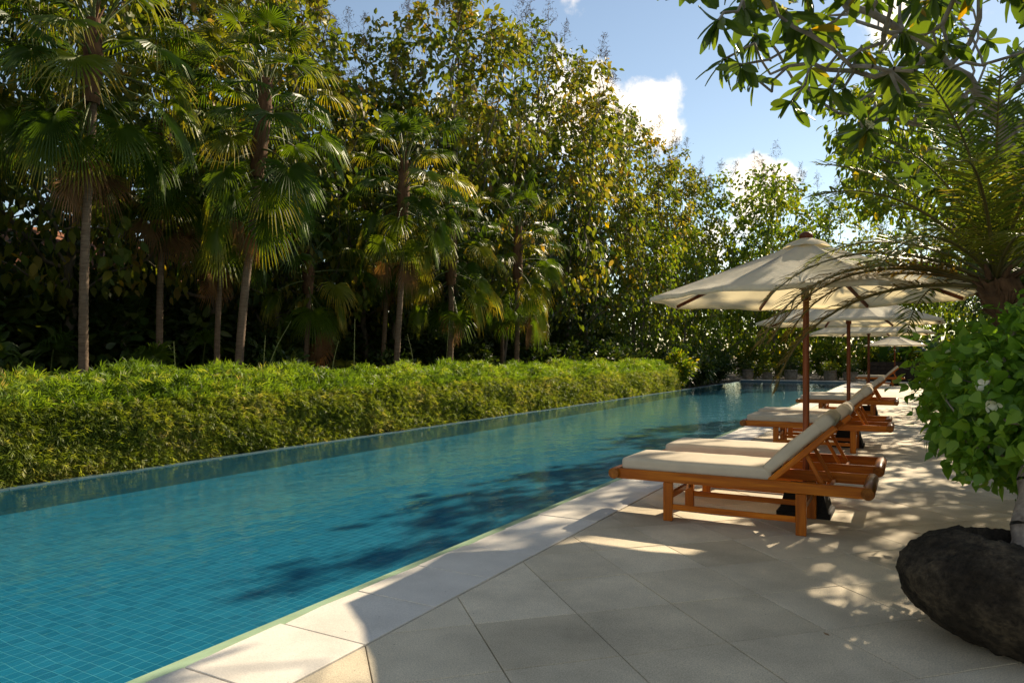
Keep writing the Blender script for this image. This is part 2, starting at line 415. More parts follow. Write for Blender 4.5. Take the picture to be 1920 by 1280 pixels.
def mossy_stone():
    m, n, l, out = new_mat("mossy_black_stone")
    t = n.new("ShaderNodeTexCoord"); v = t.outputs["Object"]
    a = noise(n, l, v, 3.4, 8, .68); b = noise(n, l, v, 30, 5, .7)
    c1 = ramp(n, [(.28, (.012, .009, .006)), (.48, (.034, .026, .018)), (.62, (.10, .076, .050)), (.80, (.07, .068, .036))]); l.new(a.outputs["Fac"], c1.inputs[0])
    c2 = ramp(n, [(.35, (.4, .4, .4)), (.62, (1.1, 1.1, 1.1)), (.8, (2.2, 2.1, 1.9))]); l.new(b.outputs["Fac"], c2.inputs[0])
    p = n.new("ShaderNodeBsdfPrincipled"); p.inputs["Roughness"].default_value = .88; p.inputs["Specular IOR Level"].default_value = .2
    l.new(mixc(n, l, 1.0, c1.outputs[0], c2.outputs[0], 'MULTIPLY'), p.inputs["Base Color"])
    h = math_n(n, l, 'ADD', a.outputs["Fac"], math_n(n, l, 'MULTIPLY', b.outputs["Fac"], .4))
    l.new(bump(n, l, h, .9, .04), p.inputs["Normal"]); l.new(p.outputs[0], out.inputs[0])
    return m
M['boulder'] = mossy_stone()
M['pot_stone'] = simple_mat("far_pot_stone", (.10, .08, .06), (.24, .20, .155), 7, .9, .5)
M['terracotta'] = simple_mat("terracotta_wall", (.34, .13, .06), (.46, .20, .10), 3, .85, .2)
M['roof_tile'] = simple_mat("roof_tile", (.22, .085, .045), (.36, .15, .08), 6, .85, .4)
M['glass_dark'] = simple_mat("dark_window", (.01, .012, .014), (.02, .022, .025), 3, .1, 0)
M['dark_wall'] = simple_mat("dark_stone_wall", (.018, .013, .010), (.055, .038, .026), 6, .9, .6, dist=.03)
M['dry_leaf'] = simple_mat("dry_leaf", (.20, .10, .04), (.36, .21, .09), 20, .8, .1)

# ------------------------------------------------------------------ ground, beds, pool shell
WATER_Z, FLOOR_Z = -0.006, -0.25
PX0, PX1, PY0, PY1 = -8.25, -2.975, -5.0, 41.3      # inner pool
def sheet(name, x0, x1, y0, y1, z, mat, z2=None):
    b = MB()
    if z2 is None: b.add([(x0, y0, z), (x1, y0, z), (x1, y1, z), (x0, y1, z)], [(0, 1, 2, 3)])
    else: b.box(((x0 + x1) / 2, (y0 + y1) / 2, (z + z2) / 2), (x1 - x0, y1 - y0, abs(z - z2)))
    return b.build(name, mat)
def struct(name, me, parent=None):
    o = obj(name, me, parent)
    if parent is None: o["kind"] = "structure"
    return o
struct("ground", sheet("ground", -900, 900, -900, 900, -.75, M['soil']))
struct("planting_bed_left", sheet("planting_bed_left", -60, -8.44, -12, 90, -.70, M['soil'], -.06))
struct("planting_bed_right", sheet("planting_bed_right", 1.62, 40, -12, 90, -.70, M['soil'], .015))
struct("planting_bed_far", sheet("planting_bed_far", -8.43, 1.61, 43.4, 90, -.70, M['soil'], .0))
pool = MB()
pool.box(((PX0 + PX1) / 2, (PY0 + PY1) / 2, FLOOR_Z - .05 - .0004), (PX1 - PX0 + .3, PY1 - PY0 + .3, .1))
pool_o = struct("pool_floor", pool.build("pool_floor", M['pool_grout']))
TS = .08
# far part of the floor, where single tiles can no longer be told apart
obj("far_floor", sheet("far_floor", PX0, PX1, 13.0, PY1, FLOOR_Z, M['pool_grid']), pool_o)
# floor tiles: the 300 that show largest are single objects, the others one mass
tv = np.array([(-.5, -.5, -.0007), (.5, -.5, -.0007), (.5, .5, -.0007), (-.5, .5, -.0007), (-.495, -.495, 0), (.495, -.495, 0), (.495, .495, 0), (-.495, .495, 0)])
tv[:, :2] *= (TS - .0036)
tf = np.array([(4, 5, 6, 7), (0, 1, 5, 4), (1, 2, 6, 5), (2, 3, 7, 6), (3, 0, 4, 7)])
xs = np.arange(PX1 - TS / 2, PX0, -TS); ys = np.arange(-1.5 + TS / 2, 13.0 - TS / 2, TS)
gx, gy = np.meshgrid(xs, ys); cx, cy = gx.ravel(), gy.ravel()
ca, sa = math.cos(rad(29.1)), math.sin(rad(29.1))
Yc = -cx * sa + cy * ca; Xc = cx * ca + cy * sa
fx = 960 + 1340 * Xc / np.maximum(Yc, .1); fy = 668 + 1340 * 1.65 / np.maximum(Yc, .1)
infr = (Yc > .5) & (fx > -10) & (fx < 1930) & (fy < 1290)
order = np.argsort(np.where(infr, Yc, 1e6) + np.where(infr, 0, 1e3))
near = order[:300]; rest = order[300:]
rng = np.random.default_rng(3)
def sway(V):      # ripple refraction put into the shape: bends the tile rows as seen through water
    x, y = V[..., 0].copy(), V[..., 1].copy()
    V[..., 0] += .005 * np.sin(x * 5.1 + y * 2.3) + .0045 * np.sin(y * 13.7 - x * 6.0) + .003 * np.sin(y * 23 + x * 17)
    V[..., 1] += .005 * np.sin(y * 4.3 + x * 2.9) + .0045 * np.sin(x * 14.9 - y * 5.0) + .003 * np.sin(x * 25 - y * 15)
    return V
for i in near:
    c = np.array((cx[i], cy[i], FLOOR_Z)); obj("pool_tile", np_mesh("pool_tile", sway(tv + c) - c, tf, M['pool_tile'], flat=True), pool_o, c)
V = sway(tv[None] + np.stack([cx[rest], cy[rest], np.full(len(rest), FLOOR_Z)], 1)[:, None])
o = obj("pool_tiles", np_mesh("pool_tiles", V.reshape(-1, 3), (tf[None] + (np.arange(len(rest)) * 8)[:, None, None]).reshape(-1, 4), M['pool_tile'], flat=True), pool_o); o["kind"] = "stuff"
# walls of the pool
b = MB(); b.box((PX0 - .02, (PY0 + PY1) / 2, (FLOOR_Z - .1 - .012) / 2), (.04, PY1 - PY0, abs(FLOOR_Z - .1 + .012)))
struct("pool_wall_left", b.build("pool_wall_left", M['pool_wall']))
b = MB(); b.box((PX0 - .125, (PY0 + PY1) / 2, -.36), (.165, PY1 - PY0, .68))
rim = struct("pool_rim", b.build("pool_rim_core", M['pool_grout']))
rim_len = .60; n_r = int((PY1 - PY0) / rim_len)
b = MB(); b.box((0, 0, .004), (.17, rim_len - .006, .016)); rim_me = b.build("rim_tile", M['rim'])
for k in range(n_r): obj("rim_tile", rim_me, rim, (PX0 - .123, PY0 + (k + .5) * rim_len, -.010))
b = MB(); b.box((-2.9145, (PY0 + PY1) / 2, -.3645), (.121, PY1 - PY0, .70))
struct("pool_ledge", b.build("pool_ledge", M['nose']))
struct("pool_water", sheet("pool_water", PX0 - .037, -2.862, PY0, PY1, WATER_Z, M['water']))
b = MB(); b.box((-5.64, PY0 - .1, -.3), (5.9, .2, .55)); struct("pool_end_near", b.build("pool_end_near", M['rim']))
# far end: raised stone ledge in two tiers
b = MB(); b.box((-5.6, PY1 + .14, -.30), (5.4, .28, .72)); fe = struct("pool_end_far", b.build("pool_end_far", M['rim']))
b = MB(); b.box((0, 0, 0), (.892, .36, .045)); slab = b.build("ledge_slab", M['coping'])
for k in range(6): obj("slab", slab, fe, (-7.85 + k * .9, PY1 + .15, .084))
struct("far_terrace", sheet("far_terrace", -8.43, 1.61, PY1 + .30, 43.395, -.6, M['deck'], .05))

# ------------------------------------------------------------------ deck tiles (laid diagonally) and coping
struct_deck = struct("deck", sheet("deck", -2.855, 1.615, -5.0, PY1 + .29, -.5, M['grout'], -.012))
DX0, DX1, DY0, DY1 = -2.302, 1.60, -4.2, PY1
def clip(poly, axis, lim, keep_gt):
    out = []
    for i in range(len(poly)):
        a, c = poly[i], poly[(i + 1) % len(poly)]
        ia = (a[axis] >= lim) == keep_gt or a[axis] == lim; ic = (c[axis] >= lim) == keep_gt or c[axis] == lim
        if ia: out.append(a)
        if ia != ic:
            t = (lim - a[axis]) / (c[axis] - a[axis]); out.append((a[0] + t * (c[0] - a[0]), a[1] + t * (c[1] - a[1])))
    return out
HD = .4045; J = .0035
def prism(b, poly, z0, z1, ch=.0025):
    cxm = sum(p[0] for p in poly) / len(poly); cym = sum(p[1] for p in poly) / len(poly); n = len(poly)
    lo = [(x, y, z0) for x, y in poly]; up = [(x, y, z1 - ch) for x, y in poly]
    tp = [(x + (cxm - x) * .008, y + (cym - y) * .008, z1) for x, y in poly]
    b.add(lo + up + tp, [tuple(range(2 * n, 3 * n))] + [(i, (i + 1) % n, n + (i + 1) % n, n + i) for i in range(n)] + [(n + i, n + (i + 1) % n, 2 * n + (i + 1) % n, 2 * n + i) for i in range(n)])
b = MB(); prism(b, [(-HD + J, 0), (0, -HD + J), (HD - J, 0), (0, HD - J)], -.011, 0); full_tile = b.build("deck_tile", M['deck'])
farb = MB(); rr = random.Random(5)
for i in range(-12, 160):
    for j in range(-9, 9):
        tx = -1.18 + HD * j; ty = 3.98 + HD * i
        if (i + j) % 2 == 0: continue      # centres lie between the corners
        poly = [(tx - HD + J, ty), (tx, ty - HD + J), (tx + HD - J, ty), (tx, ty + HD - J)]
        if tx + HD < DX0 + .03 or tx - HD > DX1 - .03 or ty - HD > DY1 or ty + HD < DY0: continue
        whole = tx - HD > DX0 and tx + HD < DX1 and ty - HD > DY0 and ty + HD < DY1
        if not whole:
            poly = clip(clip(clip(clip(poly, 0, DX0, True), 0, DX1, False), 1, DY0, True), 1, DY1, False)
            if len(poly) < 3: continue
        dz = rr.uniform(-.0012, .0012)
        if .4 < ty < 15:
            if whole: obj("deck_tile", full_tile, struct_deck, (tx, ty, dz))
            else:
                bb = MB(); prism(bb, [(x - tx, y - ty) for x, y in poly], -.011, 0); obj("deck_tile", bb.build("deck_tile", M['deck']), struct_deck, (tx, ty, dz))
        else: prism(farb, poly, -.011, dz)
o = obj("far_deck_tiles", farb.build("far_deck_tiles", M['deck']), struct_deck); o["kind"] = "stuff"
cop = struct("coping", sheet("coping", -2.853, -2.31, -5, PY1 + .25, -.3, M['grout'], -.0105))
CP = .59
for k in range(-13, 64):
    y0 = 3.27 + k * CP
    if y0 > PY1 - .4: break
    wv = [rr.uniform(-.016, .012) for _ in range(3)]
    bb = MB(); prism(bb, [(-2.862 + wv[0], y0 + .004), (-2.312, y0 + .004), (-2.312, y0 + CP - .004), (-2.862 + wv[1], y0 + CP - .004), (-2.868 + wv[2], y0 + CP / 2)][::1], -.010, .005 + rr.uniform(-.002, .002))
    obj("coping_slab", bb.build("coping_slab", M['coping']), cop)

# ------------------------------------------------------------------ sun loungers
def rounded_box(name, d, r, cuts, mat, sag=0, wob=0, seed=0):
    bm = bmesh.new(); bmesh.ops.create_cube(bm, size=1)
    bmesh.ops.subdivide_edges(bm, edges=bm.edges[:], cuts=cuts, use_grid_fill=True)
    h = Vector(d) / 2; rn = random.Random(seed); ph = [rn.uniform(0, 6) for _ in range(6)]
    for v in bm.verts:
        # push the grid towards the edges so that the rounding has enough points
        p = Vector([math.copysign(1 - (1 - min(1, 2 * abs(c))) ** 1.35, c) * hh for c, hh in zip(v.co, h)])
        inn = Vector([max(-(hh - r), min(hh - r, c)) for c, hh in zip(p, h)])
        dd = p - inn
        if dd.length > 1e-6: p = inn + dd.normalized() * r
        fx_, fy_ = p.x / h.x, p.y / h.y
        if p.z > 0:
            p.z += sag * (1 - fx_ ** 2) * (1 - fy_ ** 2) + wob * (math.sin(p.x * 9 + ph[0]) * math.sin(p.y * 7 + ph[1]) + .6 * math.sin(p.x * 17 + p.y * 5 + ph[2]))
        p.y += wob * 1.3 * math.sin(p.x * 6 + ph[3]) * (1 if p.y > 0 else -1)
        v.co = p
    for f in bm.faces: f.smooth = True
    me = bpy.data.meshes.new(name); bm.to_mesh(me); bm.free(); me.materials.append(mat)
    return me
def bev_box(name, d, mat, r=.004):
    bm = bmesh.new(); bmesh.ops.create_cube(bm, size=1); bmesh.ops.scale(bm, vec=d, verts=bm.verts)
    bmesh.ops.bevel(bm, geom=bm.edges[:], offset=r, segments=1, affect='EDGES')
    me = bpy.data.meshes.new(name); bm.to_mesh(me); bm.free(); me.materials.append(mat); return me
def roller_mesh():
    bb = MB(); ln = .39
    bb.tube([(0, -ln, 0), (0, -ln + .006, 0), (0, ln - .006, 0), (0, ln, 0)], [.043, .048, .048, .043], 20)
    return bb.build("end_roller", M['wood_y'])
LM = {
    'rail': bev_box("rail", (1.97, .036, .088), M['wood_x']), 'roller': roller_mesh(),
    'leg': bev_box("leg", (.078, .046, .324), M['wood_z']), 'stretcher': bev_box("stretcher", (.984, .026, .046), M['wood_x']),
    'cross': bev_box("crossbar", (.036, .634, .05), M['wood_y']), 'slat': bev_box("slat", (.062, .642, .018), M['wood_y']),
    'stile': bev_box("stile", (.66, .032, .048), M['wood_x']), 'bslat': bev_box("back_slat", (.055, .56, .016), M['wood_y']),
    'strut': bev_box("support_strut", (.33, .022, .030), M['wood_x']), 'bar': bev_box("ratchet_bar", (.026, .60, .026), M['wood_y']),
}
BA = 43
def lounger(label, y, dx, seed):
    t = thing("sun_lounger", label, "sun lounger", (-1.275 + dx, y, .0005), 0, "teak sun loungers along the pool")
    for s in (-1, 1):
        obj("rail", LM['rail'], t, (0, s * .34, .371))
        obj("end_roller", LM['roller'], t, (s * 1.005, 0, .372))
        obj("stretcher", LM['stretcher'], t, (.005, s * .342, .122))
        for x in (-.525, .535): obj("leg", LM['leg'], t, (x, s * .34, .163))
        obj("stile", LM['stile'], t, (.31 + .31 * math.cos(rad(BA)), s * .296, .415 + .31 * math.sin(rad(BA))), (0, -rad(BA), 0))
        obj("support_strut", LM['strut'], t, (.635, s * .262, .490), (0, rad(62), 0))
    for x in (-.525, .535): obj("crossbar", LM['cross'], t, (x, 0, .205))
    for k in range(12): obj("slat", LM['slat'], t, (-.90 + k * .104, 0, .382))
    for k in range(7):
        q = .07 + k * .088
        obj("back_slat", LM['bslat'], t, (.31 + q * math.cos(rad(BA)) - .018 * math.sin(rad(BA)), 0, .415 + q * math.sin(rad(BA)) + .018 * math.cos(rad(BA))), (0, -rad(BA), 0))
    obj("ratchet_bar", LM['bar'], t, (.72, 0, .350))
    obj("seat_cushion", rounded_box("seat_cushion", (1.27, .635, .115), .036, 15, M['cushion'], .010, .0028, seed), t, (-.325, 0, .452))
    q = .315; off = .083
    bc = obj("back_cushion", rounded_box("back_cushion", (.66, .635, .095), .038, 15, M['cushion'], .008, .0032, seed + 50), t,
             (.325 + q * math.cos(rad(BA)) - off * math.sin(rad(BA)), 0, .425 + q * math.sin(rad(BA)) + off * math.cos(rad(BA))), (0, -rad(BA), 0))
    obj("head_pocket", rounded_box("head_pocket", (.15, .652, .116), .046, 9, M['cushion'], .003, .003, seed + 90), bc, (.268, 0, -.003))
    return t
Ls = [("teak sun lounger closest to the stone planter, both near legs in full view", 6.32, 0),
      ("teak sun lounger second from the stone planter, just behind the front umbrella pole", 7.52, .03),
      ("teak sun lounger third from the planter, in front of the second umbrella pole", 11.75, .03),
      ("teak sun lounger fourth from the planter, just behind the second umbrella pole", 12.95, -.02),
      ("teak sun lounger fifth from the planter, in front of the third umbrella pole", 18.05, .02),
      ("teak sun lounger sixth from the planter, mostly hidden behind the fifth", 19.15, 0),
      ("small distant teak sun lounger under the farthest umbrella, facing the pool end", 38.3, .05)]
for i, (lb, y, dx) in enumerate(Ls): lounger(lb, y, dx, i * 7)

# ------------------------------------------------------------------ umbrellas
RIM_R, RIM_Z, APEX_Z = 1.39, 1.93, 2.45
def cz(r):       # rib line, slightly bowed
    t = r / RIM_R
    return APEX_Z + (RIM_Z - APEX_Z) * (t ** .93) - .0
def panel_mesh(seed):
    rn = random.Random(seed); ph = [rn.uniform(0, 6.28) for _ in range(5)]
    NR, NS = 16, 12; vs = []; a0, a1 = -math.pi / 8, math.pi / 8
    for i in range(NR + 1):
        t = .02 + .98 * i / NR
        for j in range(NS + 1):
            s = j / NS
            pa = Vector((math.cos(a0), math.sin(a0), 0)) * RIM_R * t; pb = Vector((math.cos(a1), math.sin(a1), 0)) * RIM_R * t
            p = pa.lerp(pb, s); bow = math.sin(math.pi * s)
            p = p * (1 - .030 * bow * t ** 3)
            z = cz(RIM_R * t) - .040 * bow * math.sin(math.pi * min(1, t * .92)) + .010 * bow * t ** 4
            z += .006 * bow * (math.sin(t * 11 + s * 4 + ph[0]) + .7 * math.sin(s * 15 - t * 6 + ph[1])) * (.4 + t)
            vs.append((p.x, p.y, z))
    base = len(vs)
    for j in range(NS + 1):                     # hem folded down
        x, y, z = vs[NR * (NS + 1) + j]
        vs.append((x * 1.002, y * 1.002, z - .034))
    for j in range(NS + 1):
        x, y, z = vs[NR * (NS + 1) + j]
        vs.append((x * .985, y * .985, z - .030))
    fs = [(i * (NS + 1) + j, (i + 1) * (NS + 1) + j, (i + 1) * (NS + 1) + j + 1, i * (NS + 1) + j + 1) for i in range(NR) for j in range(NS)]
    fs += [(NR * (NS + 1) + j, base + j, base + j + 1, NR * (NS + 1) + j + 1) for j in range(NS)]
    fs += [(base + j, base + NS + 1 + j, base + NS + 2 + j, base + j + 1) for j in range(NS)]
    return np_mesh("canopy_panel", vs, fs, M['canopy'], smooth=True)
PANELS = [panel_mesh(k) for k in range(4)]
def lathe(prof, n=16, mi=0, b=None):
    b = b or MB(); vs = []; k = len(prof)
    for r, z in prof: vs += [(r * math.cos(2 * math.pi * i / n), r * math.sin(2 * math.pi * i / n), z) for i in range(n)]
    b.add(vs, [(a * n + i, a * n + (i + 1) % n, (a + 1) * n + (i + 1) % n, (a + 1) * n + i) for a in range(k - 1) for i in range(n)], mi, True)
    b.add(vs[-n:], [tuple(range(n))], mi); b.add(vs[:n], [tuple(range(n))[::-1]], mi)
    return b
UM = {}
b = MB(); b.tube([(0, 0, .1), (0, 0, 1.2), (0, 0, 2.43)], [.0285, .0285, .026], 16); UM['pole'] = b.build("pole", M['pole'])
UM['finial'] = lathe([(.05, 2.455), (.058, 2.468), (.058, 2.488), (.045, 2.505), (.02, 2.515)]).build("finial", M['pole'])
UM['hub'] = lathe([(.030, 1.99), (.058, 2.0), (.060, 2.07), (.032, 2.085)]).build("hub", M['pole'])
UM['collar'] = lathe([(.030, 1.90), (.042, 1.905), (.042, 1.955), (.030, 1.96)]).build("collar", M['pole'])
b = MB(); vs = []
for i in range(5):
    t = i / 4
    for k in range(16):
        r = .205 * t * (1.0 if k % 2 == 0 else .93) + .008
        a = k * math.pi / 8 + math.pi / 8
        vs.append((r * math.cos(a), r * math.sin(a), 2.468 - .078 * t ** 1.15 + (.012 if k % 2 else 0) * t - (.02 if i == 4 else 0)))
b.add(vs, [(i * 16 + k, (i + 1) * 16 + k, (i + 1) * 16 + (k + 1) % 16, i * 16 + (k + 1) % 16) for i in range(4) for k in range(16)], 0, True)
UM['vent'] = b.build("vent_cap", M['canopy'])
def bar(p, q, w, h, name, mat):
    p, q = Vector(p), Vector(q); d = q - p
    x = d.normalized(); y = Vector((0, 1, 0)); z = x.cross(y).normalized()
    bb = MB(); vs = [p + d * a + y * (w / 2 * s) + z * (h / 2 * u) for a in (0, 1) for s in (-1, 1) for u in (-1, 1)]
    bb.add(vs, [(0, 1, 3, 2), (4, 6, 7, 5), (0, 4, 5, 1), (2, 3, 7, 6), (0, 2, 6, 4), (1, 5, 7, 3)])
    return bb.build(name, mat)
UM['rib'] = bar((.03, 0, cz(.03) - .035), (RIM_R * .985, 0, cz(RIM_R * .985) - .024), .020, .030, "rib", M['rib'])
UM['strut'] = bar((.045, 0, 2.04), (.72, 0, cz(.72) - .045), .018, .026, "strut", M['rib'])
b = MB()
for z0, z1, w0, w1 in ((0, .04, .22, .22), (.04, .25, .20, .15)):
    vs = [(sx * w, sy * w, z) for z, w in ((z0, w0), (z1, w1)) for sx, sy in ((-1, -1), (1, -1), (1, 1), (-1, 1))]
    b.add(vs, [(3, 2, 1, 0), (4, 5, 6, 7)] + [(i, (i + 1) % 4, 4 + (i + 1) % 4, 4 + i) for i in range(4)])
UM['base'] = b.build("base", M['black'])
def umbrella(label, x, y, rz, sc=1.0):
    t = thing("patio_umbrella", label, "umbrella", (x, y, .0005), rz, "cream umbrellas between the loungers", sc)
    bs = obj("base", UM['base'], t, rot=(0, 0, -rz))
    for k in ('pole', 'finial', 'hub', 'collar'): obj(k, UM[k], t)
    cn = obj("canopy", UM['vent'], t)
    for k in range(8):
        obj("canopy_panel", PANELS[k % 4], cn, rot=(0, 0, k * math.pi / 4))
        rb = obj("rib", UM['rib'], t, rot=(0, 0, (k + .5) * math.pi / 4)); obj("strut", UM['strut'], rb)
    return t
umbrella("large cream umbrella in front, date palm fronds hanging before it", -.81, 6.88, rad(4))
umbrella("cream umbrella second in the row, half hidden behind the front one", -.83, 12.3, rad(-3))
umbrella("cream umbrella third in the row, only its rim and pole in view", -.83, 18.6, rad(6))
umbrella("small farthest cream umbrella near the end of the pool", -.62, 38.95, rad(10))

# ------------------------------------------------------------------ skeleton growth for branching plants
def colonize(att, base_nodes, step, kill, infl, maxit=400, bias=(0, 0, 0)):
    nodes = [np.array(p, float) for p in base_nodes]; par = [-1] + list(range(len(base_nodes) - 1))
    att = np.array(att, float); bias = np.array(bias, float)
    seen = {}
    for _ in range(maxit):
        if len(att) == 0: break
        N = np.array(nodes)
        d = np.linalg.norm(att[:, None] - N[None], axis=2); near_i = d.argmin(1); dm = d.min(1)
        att = att[dm > kill]; near_i = near_i[dm > kill]; dm = dm[dm > kill]
        act = dm < infl
        if not act.any(): break
        grown = False
        for i in np.unique(near_i[act]):
            sel = att[act & (near_i == i)]
            dv = unit(sel - nodes[i]).mean(0) + bias
            ln = np.linalg.norm(dv)
            if ln < 1e-3: continue
            key = (i, tuple(np.round(dv / ln, 1)))
            if seen.get(key, 0) > 1: continue
            seen[key] = seen.get(key, 0) + 1
            nodes.append(nodes[i] + dv / ln * step); par.append(int(i)); grown = True
        if not grown: break
    return np.array(nodes), par
def radii(nodes, par, tip, power=2.3, base_max=None):
    n = len(nodes); acc_ = np.zeros(n); kids = np.zeros(n, int)
    for i in range(1, n): kids[par[i]] += 1
    for i in range(n - 1, -1, -1):
        if kids[i] == 0: acc_[i] = tip ** power
        if par[i] >= 0: acc_[par[i]] += acc_[i]
    r = acc_ ** (1 / power)
    if base_max: r = np.minimum(r, base_max)
    return r, kids
def skel_mesh(name, nodes, par, r, mat, n=6, minr=0):
    """a ring at every node joined to its parent's ring"""
    N = len(nodes); rings = np.zeros((N, n, 3))
    ang = np.arange(n) * 2 * math.pi / n
    for i in range(N):
        d = nodes[i] - nodes[par[i]] if par[i] >= 0 else nodes[1] - nodes[0]
        d = d / (np.linalg.norm(d) + 1e-9); ref = np.array((.31, .92, .24)); a = np.cross(d, ref); a /= np.linalg.norm(a) + 1e-9; c = np.cross(d, a)
        rings[i] = nodes[i] + r[i] * (np.cos(ang)[:, None] * a + np.sin(ang)[:, None] * c)
    F = []; V = []
    for i in range(N):
        p = par[i]
        if p < 0 or r[i] < minr: continue
        b0 = len(V)
        pr = nodes[p] + (rings[i] - nodes[i]) / max(r[i], 1e-6) * min(r[p], r[i] * 1.35)
        V.extend(pr); V.extend(rings[i])
        F.extend([(b0 + k, b0 + (k + 1) % n, b0 + n + (k + 1) % n, b0 + n + k) for k in range(n)])
    return np_mesh(name, np.array(V), np.array(F), mat, smooth=True)
def jitter(nodes, par, amt, rng, keep=1):
    nodes = nodes.copy(); nodes[keep:] += rng.normal(0, amt, (len(nodes) - keep, 3)); return nodes
def ellipsoid_pts(rng, n, c, r, shell=.0, lo=None):
    out = []
    while len(out) < n:
        p = rng.uniform(-1, 1, 3); q = np.linalg.norm(p)
        if q > 1 or q < shell: continue
        w = np.array(c) + p * np.array(r)
        if lo is not None and w[2] < lo: continue
        out.append(w)
    return np.array(out)

def broad_tree(seed, H, crown, base_r, leaf_l, per, mats, panicle=0, template=T_BROAD, droop=.7, natt=260, step=.42, leaf_w=.62, lump=7, split_h=.3):
    """returns (trunk mesh, crown mesh, panicle mesh or None); crown = list of (centre, radii, share)"""
    rng = np.random.default_rng(seed)
    att = np.concatenate([ellipsoid_pts(rng, max(8, int(natt * s)), c, r, .25) for c, r, s in crown])
    nb = max(4, int(H * split_h / step)); lean = rng.normal(0, .02, 2)
    base = [(lean[0] * k * k * .3, lean[1] * k * k * .3, k * step) for k in range(nb)]
    nodes, par = colonize(att, base, step, step * 1.25, 6.0, bias=(0, 0, .18))
    nodes = jitter(nodes, par, step * .10, rng, nb)
    r, kids = radii(nodes, par, .012, 2.35); r = r * min(1.0, base_r / r[0]); r[0] *= 1.25
    tr = skel_mesh("trunk", nodes, par, np.maximum(r, .008), mats[0], 7)
    idx = np.where(r < .05)[0]
    cnt = np.where(kids[idx] == 0, per * 2, max(1, int(per * .55)))      # most leaves sit at the ends of the boughs
    P = np.repeat(nodes[idx], cnt, 0); P = P + rng.normal(0, step * .40, P.shape)
    cc = np.mean([c for c, _, _ in crown], 0)
    D = unit(P - cc) * .55 + rng.normal(0, .55, P.shape); D[:, 2] -= droop
    Nn = rng.normal(0, .5, P.shape); Nn[:, 2] += .9
    L = leaf_l * rng.uniform(.55, 1.25, len(P))
    # neighbouring leaves share a colour drift, so boughs differ
    ph = rng.uniform(0, 6, 3)
    drift = .5 + .28 * np.sin(P[:, 0] * 1.3 + ph[0]) * np.sin(P[:, 1] * 1.1 + ph[1]) + .15 * np.sin(P[:, 2] * 1.7 + ph[2])
    tint = np.clip(drift * .60 + rng.normal(.14, .2, len(P)), 0, 1)
    cr = leaves("crown", P, D, Nn, L, L * leaf_w, template, mats[1], rng, tint)
    pm = None
    if panicle:
        tops = nodes[idx]; top = tops[np.argsort(-(tops[:, 2] + np.linalg.norm(tops[:, :2] - cc[:2], axis=1) * .5))[:panicle * 3]]
        top = top[rng.choice(len(top), panicle, replace=False)]
        PV = []; PD = []; PL = []; PW = []
        for q in top:
            ax = unit((q - cc)) * .5 + np.array((0, 0, 1.)); ax /= np.linalg.norm(ax); ln = rng.uniform(.7, 1.5)
            PV.append(q); PD.append(ax); PL.append(ln); PW.append(.02)
            for k in range(34):
                s = rng.uniform(.25, 1.0); o_ = q + ax * ln * s
                d = rng.normal(0, 1, 3); d[2] += .4; d /= np.linalg.norm(d)
                w = (1.15 - s) * .55
                PV.append(o_); PD.append(d); PL.append(w * rng.uniform(.6, 1.2)); PW.append(.012)
                for _ in range(3):
                    e = o_ + d * w * rng.uniform(.3, 1); d2 = rng.normal(0, 1, 3)
                    PV.append(e); PD.append(d2); PL.append(rng.uniform(.07, .16)); PW.append(.018)
        pm = leaves("panicle", np.array(PV), np.array(PD), rng.normal(0, 1, (len(PV), 3)), np.array(PL), np.array(PW), T_DIAMOND, M['panicle'], rng)
    return tr, cr, pm
def put_tree(name, label, proto, loc, rz, sc=1.0, group=None, cat="tree"):
    t = thing(name, label, cat, loc, rz, group, sc)
    obj("trunk", proto[0], t); obj("crown", proto[1], t)
    if len(proto) > 2 and proto[2] is not None: obj("seed_panicles", proto[2], t)
    return t

# large-leaved yellowing trees behind the palms and round the far end
TE = []
for s in range(4):
    q = np.random.default_rng(40 + s)
    crown = [((q.uniform(-.5, .5), q.uniform(-.5, .5), 4.6), (3.0, 3.0, 2.2), .24), ((q.uniform(-.5, .5), q.uniform(-.5, .5), 7.6), (3.5, 3.5, 2.6), .38), ((q.uniform(-1, 1), q.uniform(-1, 1), 10.4), (2.9, 2.9, 2.3), .29), ((q.uniform(-.8, .8), q.uniform(-.8, .8), 12.4), (1.6, 1.6, 1.4), .09)]
    TE.append(broad_tree(100 + s, 14, crown, .17, .26, 15, (M['bark'], M['teak']), 26, droop=.9, natt=560, split_h=.17))
TG = []
for s in range(3):
    q = np.random.default_rng(60 + s)
    crown = [((q.uniform(-.5, .5), q.uniform(-.5, .5), 3.4), (3.0, 3.0, 2.6), .45), ((q.uniform(-.6, .6), q.uniform(-.6, .6), 6.8), (2.6, 2.6, 2.7), .42), ((0, 0, 9.3), (1.4, 1.4, 1.2), .13)]
    TG.append(broad_tree(200 + s, 10, crown, .14, .26, 13, (M['bark'], M['teak_green']), 6, droop=.8, natt=400, split_h=.10))
DK = []
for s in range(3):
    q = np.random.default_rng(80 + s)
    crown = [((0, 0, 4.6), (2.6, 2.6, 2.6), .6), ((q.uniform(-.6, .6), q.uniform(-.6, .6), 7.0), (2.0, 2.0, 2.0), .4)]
    DK.append(broad_tree(300 + s, 8, crown, .15, .24, 11, (M['bark'], M['dark_leaf']), 0, droop=.6, natt=300, split_h=.3))

